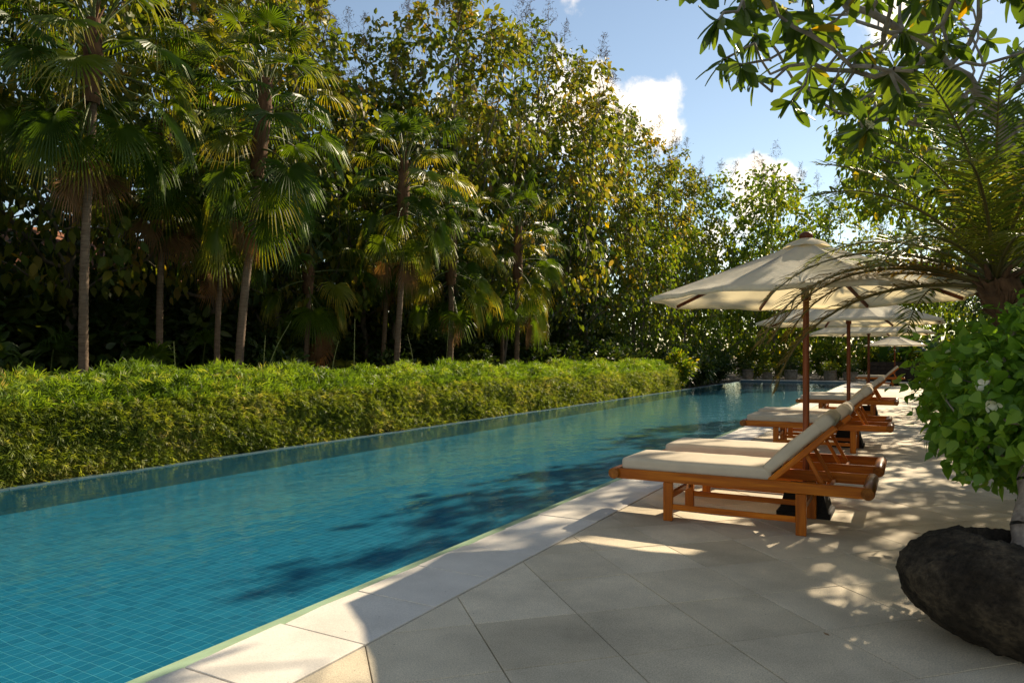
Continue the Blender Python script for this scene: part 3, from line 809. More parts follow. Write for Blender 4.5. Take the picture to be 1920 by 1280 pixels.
teak_spots = [(-13.6, 1.5, .95, 0, "tall yellowing large-leaved tree behind the leftmost fan palms"),
              (-14.2, 8.0, .92, 1, "tall yellowing tree showing between the two front left palms"),
              (-13.4, 12.6, .84, 2, "tall yellowing tree rising right of the second palm crown"),
              (-13.6, 16.0, .80, 1, "yellowing tree with its top left of the sky gap"),
              (-13.0, 19.6, 1.00, 3, "tallest yellowing large-leaved tree, above the centre of the palm row"),
              (-12.6, 24.6, 1.04, 1, "yellowing tall tree just right of the tallest one, bare twigs on top"),
              (-12.8, 30.0, 1.02, 0, "yellowing tall tree beyond the hedge end with cloud behind it"),
              (-12.4, 35.6, 1.03, 2, "yellowing tree on the slope of treetops beside the cloud gap"),
              (-12.6, 42.0, 1.00, 3, "yellowing tree behind the far left pool corner"),
              (-16.8, 15.5, 1.0, 0, "yellowing tall tree in the second row behind the palms"),
              (-17.2, 27.0, 1.02, 3, "yellowing tall tree in the second row behind the hedge end")]
for x, y, s, k, lb in teak_spots:
    put_tree("yellowing_tree", lb, TE[k], (x, y, -.06), rad(47 * k + 31 * y), s, "tall yellowing trees behind the palms")
green_spots = [(-10.4, 45.5, 1.25, 0, "leafy green tree left of the far pool planters"), (-7.4, 48.0, 1.25, 1, "leafy green tree standing behind the far pool planters"),
               (-4.4, 50.2, 1.15, 2, "leafy green tree behind the far end, left of the front umbrella top"), (-1.6, 53.5, 1.0, 0, "leafy green tree behind the front umbrella"),
               (1.6, 50.5, .85, 1, "leafy green tree behind the farthest umbrella"), (-11.2, 33.0, .78, 2, "leafy green tree with bright crown where the clipped hedge ends"),
               (-10.8, 38.6, .85, 1, "leafy green tree over the dark shrubs at the left pool side"), (-9.4, 56.5, 1.5, 2, "big green tree rising behind the far planters")]
for x, y, s, k, lb in green_spots:
    put_tree("green_tree", lb, TG[k], (x, y, -.02), rad(63 * k + 17 * y), s, "leafy green trees round the far end of the pool")
dark_spots = [(-13.2, 4.2), (-15.4, 6.0), (-13.8, 10.8), (-15.6, 12.4), (-12.9, 16.4), (-15.4, 19.6), (-12.6, 21.9), (-15.2, 24.0), (-12.5, 27.4), (-15.2, 32.2), (-18.6, 5.0), (-18.8, 10.5), (-19.0, 20.8), (-13.6, -1.8)]
for i, (x, y) in enumerate(dark_spots):
    put_tree("evergreen_tree", "dark evergreen tree in the shaded grove behind the palm row", DK[i % 3], (x, y, -.06), rad(77 * i), .85 + .3 * ((i * 7) % 5) / 5, "dark evergreen trees behind the palms")

# far-off wood behind everything, one mass
rng = np.random.default_rng(11)
def mass(name, label, boxes, n, ll, mat):
    Ps = []
    for (x0, x1, y0, y1, z0, z1), share in boxes:
        k = int(n * share); Ps.append(np.stack([rng.uniform(x0, x1, k), rng.uniform(y0, y1, k), z0 + (z1 - z0) * rng.random(k) ** 1.1], 1))
    P = np.concatenate(Ps); P[:, 2] *= 1 + .2 * np.sin(P[:, 0] * .7 + P[:, 1] * .45)
    D = rng.normal(0, 1, P.shape); D[:, 2] -= .5; Nn = rng.normal(0, .6, P.shape); Nn[:, 2] += .6
    o = obj(name, leaves(name, P, D, Nn, ll * rng.uniform(.6, 1.3, len(P)), ll * .6 * rng.uniform(.6, 1.3, len(P)), T_BROAD, mat, rng))
    return tag(o, label, "woodland", kind="stuff")
mass("woodland", "dense dark woodland filling the background behind the trees",
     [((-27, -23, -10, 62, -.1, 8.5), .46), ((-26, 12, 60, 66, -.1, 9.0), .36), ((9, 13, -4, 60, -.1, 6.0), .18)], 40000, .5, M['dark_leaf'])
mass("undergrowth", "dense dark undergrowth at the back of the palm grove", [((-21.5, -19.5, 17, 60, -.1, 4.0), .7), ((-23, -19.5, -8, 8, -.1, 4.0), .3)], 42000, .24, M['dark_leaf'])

# terracotta house far behind the palms
hs = thing("house", "terracotta walled house glimpsed through the grove at far left", "house", (-21.2, 12.6, -.06), rad(8))
b = MB(); b.box((0, 0, 1.75), (3.4, 7.6, 3.5)); obj("wall", b.build("wall", M['terracotta']), hs)
b = MB(); hx, hy = 2.2, 4.3
b.add([(-hx, -hy, 3.5), (hx, -hy, 3.5), (hx, hy, 3.5), (-hx, hy, 3.5), (0, -hy + 2, 5.0), (0, hy - 2, 5.0)], [(0, 1, 4), (1, 2, 5, 4), (2, 3, 5), (3, 0, 4, 5), (3, 2, 1, 0)])
obj("roof", b.build("roof", M['roof_tile']), hs)
for y in (-2.2, 1.6):
    b = MB(); b.box((1.705, y, 1.7), (.05, 1.1, 1.3)); w = obj("window", b.build("window", M['glass_dark']), hs)
    b = MB()
    for dy, dz, sy, sz in ((0, .7, 1.3, .1), (0, -.7, 1.3, .1), (.6, 0, .1, 1.3), (-.6, 0, .1, 1.3)): b.box((1.72, y + dy, 1.7 + dz), (.07, sy, sz))
    obj("frame", b.build("frame", M['bark']), w)

# ------------------------------------------------------------------ fan palms
def fan_frond(pitch, seed, mat='palm'):
    """petiole and pleated fan blade, drooping; grows along +x"""
    rn = random.Random(seed)
    pl = rn.uniform(.95, 1.3); pts = [Vector((0, 0, 0))]; a = rad(pitch); n = 7; bend = rad(rn.uniform(24, 44)) * (math.cos(a) * .8 + .2)
    for i in range(n):
        aa = a - bend * (i / n) ** 1.4
        pts.append(pts[-1] + Vector((math.cos(aa), 0, math.sin(aa))) * pl / n)
    b = MB(); b.tube(pts, [.020, .018, .015, .013, .011, .010, .009, .008], 5, 1)
    c = pts[-1]; ax_a = a - bend - rad(rn.uniform(8, 22)); ax = Vector((math.cos(ax_a), 0, math.sin(ax_a))); nrm = Vector((-math.sin(ax_a), 0, math.cos(ax_a))); sd = Vector((0, 1, 0))
    RR = rn.uniform(.50, .64); NS = 34; half = rad(rn.uniform(98, 128)); al = [0.0] * len(b.v)
    def pos(r, th, up, dr):
        cup = .10 * r * abs(math.sin(th)) ** 1.5
        p = c + ax * (r * math.cos(th)) + sd * (r * math.sin(th) * .97) + nrm * (up + cup)
        p.z -= dr
        return p
    for k in range(NS):
        t0 = -half + 2 * half * k / NS; t1 = -half + 2 * half * (k + 1) / NS; tm = (t0 + t1) / 2; w = t1 - t0
        Rk = RR * (.80 + .20 * math.cos(tm * .62)) * rn.uniform(.93, 1.05)
        split = Rk * rn.uniform(.28, .42); dr = rn.uniform(.10, .34) + .06 * abs(tm)
        mid_r = (split + Rk) / 2 + .03
        vs = [pos(.02, tm, 0, 0),
              pos(split, t0, -.004, .02 * (split / RR) ** 2), pos(split, tm, .022, .02 * (split / RR) ** 2), pos(split, t1, -.004, .02 * (split / RR) ** 2),
              pos(mid_r, tm - w * .24, -.002, dr * .26), pos(mid_r, tm, .010, dr * .24), pos(mid_r, tm + w * .24, -.002, dr * .26),
              pos(Rk, tm, 0, dr)]
        b.add(vs, [(0, 1, 2), (0, 2, 3), (1, 4, 5, 2), (2, 5, 6, 3), (4, 7, 5), (5, 7, 6)], 0)
        al += [0, split / Rk * .8, split / Rk * .8, split / Rk * .8, .82, .82, .82, 1.0]
    me = b.build("frond", [M[mat], M['petiole']])
    for nm, arr in (("along", al[:0] + list(al)),):
        at = me.attributes.new(nm, 'FLOAT', 'POINT')
        vals = np.zeros(len(me.vertices), dtype=np.float32); vals[-len(al) + (len(al) - len(me.vertices)) if False else 0:] = np.array(al, dtype=np.float32)[:len(me.vertices)] if len(al) >= len(me.vertices) else np.concatenate([np.array(al, dtype=np.float32), np.zeros(len(me.vertices) - len(al), dtype=np.float32)])
        at.data.foreach_set("value", vals)
    return me
M['palm_dry'] = leaf_mat("dead_palm_leaf", [(0, (.16, .075, .035)), (1, (.30, .17, .085))], .2, .8, .1, None, True)
PITCH = [82, 68, 54, 40, 27, 14, 0, -14, -28, -44]
DEADF = [fan_frond(p, 900 - p, 'palm_dry') for p in (-62, -74)]
FR = [[fan_frond(p, 10 * i + k) for k in range(3)] for i, p in enumerate(PITCH)]
def fan_palm(label, x, y, H, lean, nf, seed, r=.085, sc=1.0, group="fan palms in a row behind the hedge", name="fan_palm", drop=1.0, low=-44):
    rn = random.Random(seed)
    t = thing(name, label, "palm", (x, y, -.06), 0, group)
    b = MB(); pts = []; rs = []; n = max(6, int(H / .045))
    for i in range(n + 1):
        s = i / n; z = H * s
        pts.append((lean[0] * s ** 1.3 + .02 * math.sin(s * 7 + seed), lean[1] * s ** 1.3 + .02 * math.cos(s * 6 + seed), z))
        rs.append(r * (1.22 - .30 * s + .25 * max(0, .08 - s) / .08) * (1.035 if i % 2 else .972))
    if H > .5: obj("trunk", b_build(b, pts, rs, "trunk", M['palm_trunk']), t)
    top = Vector(pts[-1])
    if H > 1.5:
        b = MB(); m = 18; rv = random.Random(seed + 5)
        zz = [H - .75 * drop + (.75 * drop + .25) * i / m for i in range(m + 1)]
        def at(z):
            s = min(1, z / H); return (lean[0] * s ** 1.3, lean[1] * s ** 1.3, z)
        b.tube([at(z) for z in zz], [1.35 * r * (1.15 + .55 * math.sin(math.pi * min(1, .15 + i / m * .85))) * rv.uniform(.88, 1.12) for i in range(m + 1)], 9)
        for k in range(26):       # split bases of old leaf stalks
            z = rv.choice(zz[2:]); a = rv.uniform(0, 6.28); p = Vector(at(z)); d = Vector((math.cos(a), math.sin(a), 1.5)).normalized()
            b.tube([p + Vector((math.cos(a), math.sin(a), 0)) * r * .9, p + d * .28], [.028, .006], 4)
        obj("fibre_sheath", b.build("fibre_sheath", M['sheath']), t)
    for k in range(nf):
        f = k / max(1, nf - 1)
        want = 84 + (low - 84) * f ** .85 + rn.uniform(-7, 7)
        ci = min(range(len(PITCH)), key=lambda q: abs(PITCH[q] - want))
        yaw = k * 2.39996 + rn.uniform(-.25, .25)
        z = top.z + .18 - f * .85 * drop
        s_ = min(1, z / max(H, .01)) if H > .5 else 1
        px = lean[0] * s_ ** 1.3 if H > .5 else 0; py = lean[1] * s_ ** 1.3 if H > .5 else 0
        obj("frond", rn.choice(FR[ci]), t, (px, py, max(z, .12)), (rn.uniform(-.10, .10), rn.uniform(-.06, .06), yaw), sc * rn.uniform(.86, 1.12))
    for k in range(rn.randint(2, 4) if H > 3 else 0):
        z = top.z - .8 * drop; s_ = z / H
        o = obj("frond", DEADF[k % 2], t, (lean[0] * s_ ** 1.3, lean[1] * s_ ** 1.3, z), (rn.uniform(-.2, .2), rn.uniform(-.1, .1), rn.uniform(0, 6.28)), sc * rn.uniform(.7, .95)); o["label"] = "dead brown frond hanging down"
    return t
def b_build(b, pts, rs, nm, mat):
    b.tube(pts, rs, 10); return b.build(nm, mat)
fan_palm("tall fan palm with straight ringed trunk, nearest on the left", -10.45, 6.0, 6.1, (.10, .1), 40, 1, .056, drop=1.3)
fan_palm("tall fan palm with leaning pale trunk, second along the hedge", -10.45, 8.7, 6.15, (.42, .28), 50, 2, .066, drop=2.0)
fan_palm("dark crowned fan palm in the middle of the hedge", -10.5, 13.3, 5.8, (.15, .1), 44, 3, .064, drop=1.7)
fan_palm("shorter fan palm right of the dark crowned middle palm", -10.5, 15.5, 4.6, (.0, .1), 32, 4, .07, .95, drop=1.7)
fan_palm("fan palm farthest right in the row, old leaves drooping", -10.4, 18.9, 5.15, (.05, .1), 46, 5, .066, 1.02, drop=2.2)
G2 = "shaded fan palms in the second row"
fan_palm("fan palm at the far left edge, fans filling the top corner", -12.3, 5.0, 6.4, (.3, .1), 36, 6, .06, group=G2, drop=1.3)
fan_palm("shaded fan palm between the two tall left palms", -12.2, 8.4, 5.6, (.1, .1), 30, 7, .055, group=G2)
fan_palm("thin shaded palm just left of the leaning palm trunk", -11.7, 9.3, 4.6, (.1, .0), 22, 8, .05, .9, group=G2)
fan_palm("low shaded palm between leaning palm and dark crowned palm", -11.8, 11.7, 3.6, (.0, .1), 22, 9, .055, .95, group=G2)
fan_palm("shaded fan palm directly behind the dark crowned palm", -12.0, 14.6, 5.0, (.1, .1), 24, 10, .056, group=G2)
fan_palm("shaded palm behind the farthest right palm of the row", -11.9, 20.6, 4.4, (.1, .1), 24, 12, .06, group=G2)
G3 = "young trunkless palms under the grove"
for i, (x, y, s) in enumerate([(-11.6, 4.9, 1.0), (-11.4, 7.6, .9), (-11.6, 12.7, .8), (-11.5, 17.3, .9), (-10.6, 20.9, .62), (-11.7, 22.8, .9), (-13.0, 6.9, 1.1), (-13.0, 9.9, 1.0)]):
    fan_palm("young trunkless fan palm growing in shade behind the hedge" if i != 4 else "small bright young palm peeking over the hedge near its far end", x, y, 0.3, (0, 0), 11, 30 + i, .05, s, G3, "young_palm", low=8)

# ------------------------------------------------------------------ clipped bamboo hedge
rng = np.random.default_rng(21)
HY0, HY1 = 1.5, 29.6
def lump_f(y, a=0): return .5 * np.sin(y * 1.7 + a) + .3 * np.sin(y * 3.9 + 1.3 + a) + .2 * np.sin(y * 7.3 + .5 + a)
hedge = thing("hedge", "long clipped green bamboo hedge along the left pool edge", "hedge", (0, 0, 0))
def sprig_template(nb, seed):
    r = np.random.default_rng(seed); v = []; f = []
    for k in range(nb):
        s = k / nb; side = (-1) ** k; a = side * (1.05 - .75 * s) + r.normal(0, .2)
        o = np.array((s * .55, 0, -.10 * s * s)); d = np.array((math.cos(a), math.sin(a), -.25 + r.normal(0, .2))); d /= np.linalg.norm(d)
        sd = np.array((-d[1], d[0], r.normal(0, .4))); sd /= np.linalg.norm(sd); L = r.uniform(.42, .70); w = .045
        b0 = len(v); v += [o, o + d * L * .4 + sd * w, o + d * L + np.array((0, 0, -.12)), o + d * L * .4 - sd * w]; f.append((b0, b0 + 3, b0 + 2, b0 + 1))
    return np.array(v), np.array(f)
def hedge_mass(name, P, D, size, mat, tint):
    for part in range(1):
        T = sprig_template(8, 5)
        Nn = rng.normal(0, .5, P.shape); Nn[:, 2] += .8
        o = obj(name, leaves(name, P, D, Nn, size, size, T, mat, rng, tint), hedge); o["kind"] = "stuff"
def ysample(n):
    # denser where the hedge is close
    y = []
    while len(y) < n:
        c = rng.uniform(HY0, HY1, n); keep = rng.random(n) < np.clip(9.0 / (c + 3.0), .28, 1); y.extend(c[keep])
    return np.array(y[:n])
nF = 38000
y = ysample(nF); z = rng.uniform(-.02, .84, nF)
x = -8.50 - .03 * lump_f(y) - .02 * np.sin(z * 9 + y * 2) + rng.normal(0, .035, nF) - .10 * np.clip((z - .6) / .25, 0, 1)
P = np.stack([x, y, z], 1); D = rng.normal(0, .65, P.shape); D[:, 0] += .55; D[:, 2] -= .25
hedge_mass("clipped_foliage", P, D, rng.uniform(.080, .135, nF) * (1 + .012 * y), M['hedge_face'], np.clip(.42 + .28 * np.sin(y * 2.3) * np.sin(z * 5 + y) + rng.normal(0, .22, nF), 0, 1))
nT = 36000
y = ysample(nT); s = rng.random(nT)
topz = 1.06 + .10 * lump_f(y * .55, 1.0) + .07 * lump_f(y * 1.3)
x = -8.58 - s * 1.15; z = .74 + (topz - .74) * np.sin(np.clip(s * 1.25, 0, 1) * math.pi / 2) + rng.normal(0, .05, nT) + .05 * np.sin(x * 7 + y * 4)
P = np.stack([x, y, z], 1); D = rng.normal(0, .7, P.shape); D[:, 0] += .25; D[:, 2] += .30
hedge_mass("top_foliage", P, D, rng.uniform(.10, .18, nT) * (1 + .012 * y), M['hedge'], np.clip(.40 + .2 * np.sin(y * 1.7 + x * 2) + rng.normal(0, .2, nT), 0, 1))
# loose shoots arching over the top
nS = 420; PP = []; DD = []; SS = []; b = MB()
ysh = ysample(nS)
for k in range(nS):
    yy = ysh[k]; xx = -8.7 - rng.random() * 1.1; tz = 1.0 + .10 * float(lump_f(np.array(yy * .55), 1.0)) + .07 * float(lump_f(np.array(yy * 1.3)))
    ln = rng.uniform(.15, .42); a = rng.uniform(0, 6.28); ou = rng.uniform(.2, .7)
    pts = [Vector((xx + math.cos(a) * ou * ln * q * q, yy + math.sin(a) * ou * ln * q * q, tz - .12 + ln * (q - .28 * q * q))) for q in (0, .35, .7, 1)]
    b.tube(pts, [.004, .0035, .003, .002], 3, cap=False)
    for q in (1, 2, 2, 3, 3): PP.append(pts[q] + Vector(rng.normal(0, .015, 3))); DD.append((math.cos(a) + rng.normal(0, .7), math.sin(a) + rng.normal(0, .7), .1)); SS.append(rng.uniform(.15, .24))
hedge_mass("loose_shoots", np.array([tuple(p) for p in PP]), np.array(DD), np.array(SS), M['hedge'], rng.uniform(.3, .9, len(PP)))
for i, (xx, yy, hh, lx, ly) in enumerate([(-9.3, 8.2, 2.0, .2, .5), (-9.4, 8.35, 1.75, .02, .05), (-9.5, 10.7, 2.15, .01, .02), (-9.6, 6.9, 1.62, -.03, -.02), (-9.4, 9.9, 1.7, .06, .2), (-9.7, 13.0, 1.9, -.1, -.2), (-9.8, 14.3, 2.3, .05, .1)]):
    bb = MB(); pts = [(xx + lx * q * q, yy + ly * q * q, .4 + (hh - .4) * q) for q in (0, .25, .5, .75, 1)]; bb.tube(pts, [.010, .009, .008, .006, .004], 5)
    for q in range(18):
        s = rng.uniform(.3, 1); p = Vector((xx + lx * s * s, yy + ly * s * s, .4 + (hh - .4) * s)); d = Vector((rng.normal(), rng.normal(), .4)).normalized(); sd = d.orthogonal().normalized() * .006
        if i in (1, 2, 3): d *= .35
        bb.add([p, p + d * .05 + sd, p + d * .12, p + d * .05 - sd], [(0, 1, 2, 3)])
    obj("tall_shoot", bb.build("tall_shoot", M['petiole']), hedge)
b.build("stems", M['petiole'])
obj("stems", bpy.data.meshes["stems"], hedge)
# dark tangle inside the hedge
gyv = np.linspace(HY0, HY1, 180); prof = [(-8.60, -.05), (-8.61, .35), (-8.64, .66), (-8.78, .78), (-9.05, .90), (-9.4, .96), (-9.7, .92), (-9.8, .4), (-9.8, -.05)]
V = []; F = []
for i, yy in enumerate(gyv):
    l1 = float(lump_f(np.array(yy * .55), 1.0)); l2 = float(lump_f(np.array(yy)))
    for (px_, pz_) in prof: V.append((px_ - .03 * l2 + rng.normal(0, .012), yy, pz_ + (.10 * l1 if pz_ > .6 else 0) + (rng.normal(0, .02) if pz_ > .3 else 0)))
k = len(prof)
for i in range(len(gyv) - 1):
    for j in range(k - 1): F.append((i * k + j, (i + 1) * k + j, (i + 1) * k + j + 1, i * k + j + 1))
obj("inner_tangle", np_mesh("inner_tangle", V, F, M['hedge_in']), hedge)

# ------------------------------------------------------------------ shrubs
def shrub(seed, r, h, n, ll, mat, lw=.6, template=T_BROAD):
    g = np.random.default_rng(seed)
    att = ellipsoid_pts(g, 70, (0, 0, h * .55), (r * .85, r * .85, h * .45), .3)
    nodes, par = colonize(att, [(0, 0, 0), (0, 0, .12)], .14, .16, 4.0); rd, _ = radii(nodes, par, .006, 2.3, .05)
    st = skel_mesh("stem", nodes, par, rd, M['bark'], 5)
    P = nodes[g.integers(2, len(nodes), n)] + g.normal(0, .12, (n, 3)); P[:, 2] = np.maximum(P[:, 2], .05)
    D = unit(P - np.array((0, 0, h * .4))) + g.normal(0, .5, P.shape); D[:, 2] -= .25; Nn = g.normal(0, .5, P.shape); Nn[:, 2] += .8
    return st, leaves("foliage", P, D, Nn, ll * g.uniform(.6, 1.25, n), ll * lw * g.uniform(.7, 1.2, n), template, mat, g)
def put_shrub(name, label, proto, loc, sc, rz, group):
    t = thing(name, label, "shrub", loc, rz, group, sc); obj("stem", proto[0], t); obj("foliage", proto[1], t); return t
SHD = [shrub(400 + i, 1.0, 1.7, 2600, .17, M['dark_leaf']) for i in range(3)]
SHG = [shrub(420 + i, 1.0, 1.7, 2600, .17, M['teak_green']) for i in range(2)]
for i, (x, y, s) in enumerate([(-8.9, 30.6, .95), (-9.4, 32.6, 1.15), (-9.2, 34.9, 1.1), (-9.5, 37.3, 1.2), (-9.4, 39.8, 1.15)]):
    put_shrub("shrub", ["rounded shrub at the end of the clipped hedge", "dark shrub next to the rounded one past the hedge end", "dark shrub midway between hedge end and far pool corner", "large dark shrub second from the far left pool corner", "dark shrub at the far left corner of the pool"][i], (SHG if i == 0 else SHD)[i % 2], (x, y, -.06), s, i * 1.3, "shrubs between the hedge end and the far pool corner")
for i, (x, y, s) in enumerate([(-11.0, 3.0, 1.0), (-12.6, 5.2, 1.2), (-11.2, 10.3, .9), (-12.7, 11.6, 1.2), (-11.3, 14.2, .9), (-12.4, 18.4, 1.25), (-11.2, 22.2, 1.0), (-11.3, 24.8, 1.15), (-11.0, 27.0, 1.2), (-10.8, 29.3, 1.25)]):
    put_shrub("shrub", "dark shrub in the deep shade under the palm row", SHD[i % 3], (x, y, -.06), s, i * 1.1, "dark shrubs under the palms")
for i, (x, y, s) in enumerate([(-14.2, 3.0, 1.7), (-14.4, 5.6, 1.9), (-14.3, 8.3, 1.8), (-14.6, 10.3, 1.9), (-14.2, 13.6, 1.7), (-14.4, 16.6, 1.8), (-14.0, 19.8, 1.7), (-13.8, 23.4, 1.8), (-13.6, 27.0, 1.8), (-13.6, 31.4, 1.9), (-17.0, 8.6, 2.1), (-17.2, 12.8, 2.1), (-17.0, 18.4, 2.1), (-16.8, 23.6, 2.1)]):
    put_shrub("tall_shrub", "tall dark shrub filling the grove behind the palm trunks", SHD[i % 3], (x, y, -.06), s, i * 1.9, "tall dark shrubs deep in the grove")
for i, (x, y, s) in enumerate([(-8.4, 44.9, 1.2), (-6.2, 45.2, 1.1), (-4.0, 45.4, 1.25), (-2.0, 45.5, 1.1), (-.2, 46.8, 1.3)]):
    put_shrub("shrub", "sunlit green shrub behind " + ["the leftmost far pot", "the wide third far pot", "the gap left of the front umbrella pole", "the low dark far pot", "the dark garden wall"][i], SHG[i % 2], (x, y, 0), s, i * 1.7, "sunlit shrubs behind the far planters")

# ------------------------------------------------------------------ far planters, dark wall, banana plants
def far_pot_mesh(w, h, seed):
    rn = random.Random(seed)
    return lathe([(w * .36, 0), (w * .44, h * .15), (w * .5, h * .6), (w * .47, h * .86), (w * .52, h * .9), (w * .52, h), (w * .42, h), (w * .40, h * .88)], 14)
pots = [(-8.05, .62, .62, "pale square-shouldered stone pot at the left end of the far ledge"), (-7.0, .52, .48, "small stone pot second from the left on the far ledge"),
        (-5.75, .72, .62, "wide stone pot third from the left, spiky plant in it"), (-3.75, .66, .6, "dark stone pot just right of the front umbrella pole"),
        (-2.75, .74, .52, "low dark stone pot fifth along the far ledge")]
PLT = [shrub(450 + i, .42, .55, 420, .16, M['teak_green' if i % 2 else 'dark_leaf'], .3) for i in range(2)]
for i, (x, w, h, lb) in enumerate(pots):
    yy = PY1 + .85
    t = thing("planter", lb, "planter", (x, yy, .0505), 0, "stone pots lined up beyond the pool end")
    obj("pot", far_pot_mesh(w, h, i).build("pot", M['pot_stone']), t)
    b = MB(); n = 14; b.add([(w * .42 * math.cos(2 * math.pi * k / n), w * .42 * math.sin(2 * math.pi * k / n), h * .9) for k in range(n)], [tuple(range(n))]); obj("soil", b.build("soil", M['soil']), t)
    p = thing("potted_plant", "leafy plant growing in " + ["the leftmost far pot", "the smallest far pot", "the wide far pot with yellow-green leaves", "the dark pot right of the front pole", "the low dark far pot"][i], "plant", (x, yy, .05 + h * .9), i, "plants in the far pots", .9 + .15 * (i % 3))
    obj("stem", PLT[i % 2][0], p); obj("foliage", PLT[i % 2][1], p)
dw = thing("garden_wall", "low dark stone wall behind the farthest umbrella", "wall", (-.1, 43.9, 0))
b = MB(); b.box((0, .15, .55), (3.6, .3, 1.1)); obj("wall", b.build("wall", M['dark_wall']), dw)
rn = random.Random(9); blk = [bev_box("block", (w_, .06, .20), M['dark_wall'], .012) for w_ in (.36, .44, .52)]
for r_ in range(5):
    xx = -1.78
    while xx < 1.6:
        m_ = rn.choice(blk); w_ = m_.vertices and max(v.co.x for v in m_.vertices) * 2; obj("block", m_, dw, (xx + w_ / 2, -.02 + rn.uniform(-.012, .01), .12 + r_ * .215)); xx += w_ + .015
def banana_leaf(seed):
    rn = random.Random(seed); b = MB(); L = rn.uniform(1.3, 1.9); n = 9; prev = []
    for i in range(n + 1):
        s = i / n; x = L * s * .75; z = 1.0 * L * (s - .75 * s * s) ; w = .20 * math.sin(math.pi * min(1, .08 + s * .92)) ** .6
        prev.append([(x, -w, z - .03 - .06 * rn.random()), (x, 0, z), (x, w, z - .03 - .06 * rn.random())])
    vs = [p for r in prev for p in r]
    b.add(vs, [(i * 3 + j, (i + 1) * 3 + j, (i + 1) * 3 + j + 1, i * 3 + j + 1) for i in range(n) for j in range(2)], 0, True)
    return b.build("leaf", M['banana'])
M['banana'] = leaf_mat("banana_leaf", [(0, (.035, .09, .02)), (1, (.07, .15, .03))], .4, .35, .5, None, True)
BL = [banana_leaf(k) for k in range(4)]
for i, (x, y, h) in enumerate([(-1.3, 45.0, 1.3), (-.2, 45.3, 1.6), (1.0, 44.9, 1.3)]):
    t = thing("banana_plant", ["banana plant left of the farthest umbrella pole", "tall banana plant behind the farthest umbrella", "banana plant right of the farthest umbrella"][i], "plant", (x, y, 0), i * 2, "banana plants behind the dark wall")
    b = MB(); b.tube([(0, 0, 0), (0, 0, h * .6), (0, 0, h + .2)], [.1, .08, .05], 8); obj("stalk", b.build("stalk", M['petiole']), t)
    for k in range(8): obj("leaf", BL[k % 4], t, (0, 0, h * (.75 + .04 * k)), (0, rad(-10 - 6 * k), k * 2.4))

# ------------------------------------------------------------------ frangipani trees on the deck side
FL_T = []
for i in range(6):
    s = i / 5; w = .5 * (math.sin(math.pi * min(1, (s * .94 + .03)) ** 1.25)) ** .75
    FL_T += [(s, w, .05 * w - .12 * s * s), (s, 0, -.02 - .12 * s * s), (s, -w, .05 * w - .12 * s * s)]
T_FRANGI = (np.array(FL_T), np.array([(i * 3 + j, i * 3 + j + 1, (i + 1) * 3 + j + 1, (i + 1) * 3 + j) for i in range(5) for j in range(2)]))
def orient(D, Nn):
    x = Vector(D).normalized(); y = Vector(Nn).cross(x).normalized(); z = x.cross(y)
    return Matrix((x, y, z)).transposed().to_4x4()
CAMP = np.array((0, 0, 1.4))
def in_view(P, margin=20):
    Y = -P[:, 0] * sa + P[:, 1] * ca; X = P[:, 0] * ca + P[:, 1] * sa
    px_ = 960 + 1340 * X / np.maximum(Y, .05); py_ = 668 - 1340 * (P[:, 2] - 1.4) / np.maximum(Y, .05)
    return (Y > .3) & (px_ > -margin) & (px_ < 1920 + margin) & (py_ > -margin) & (py_ < 1280 + margin), Y
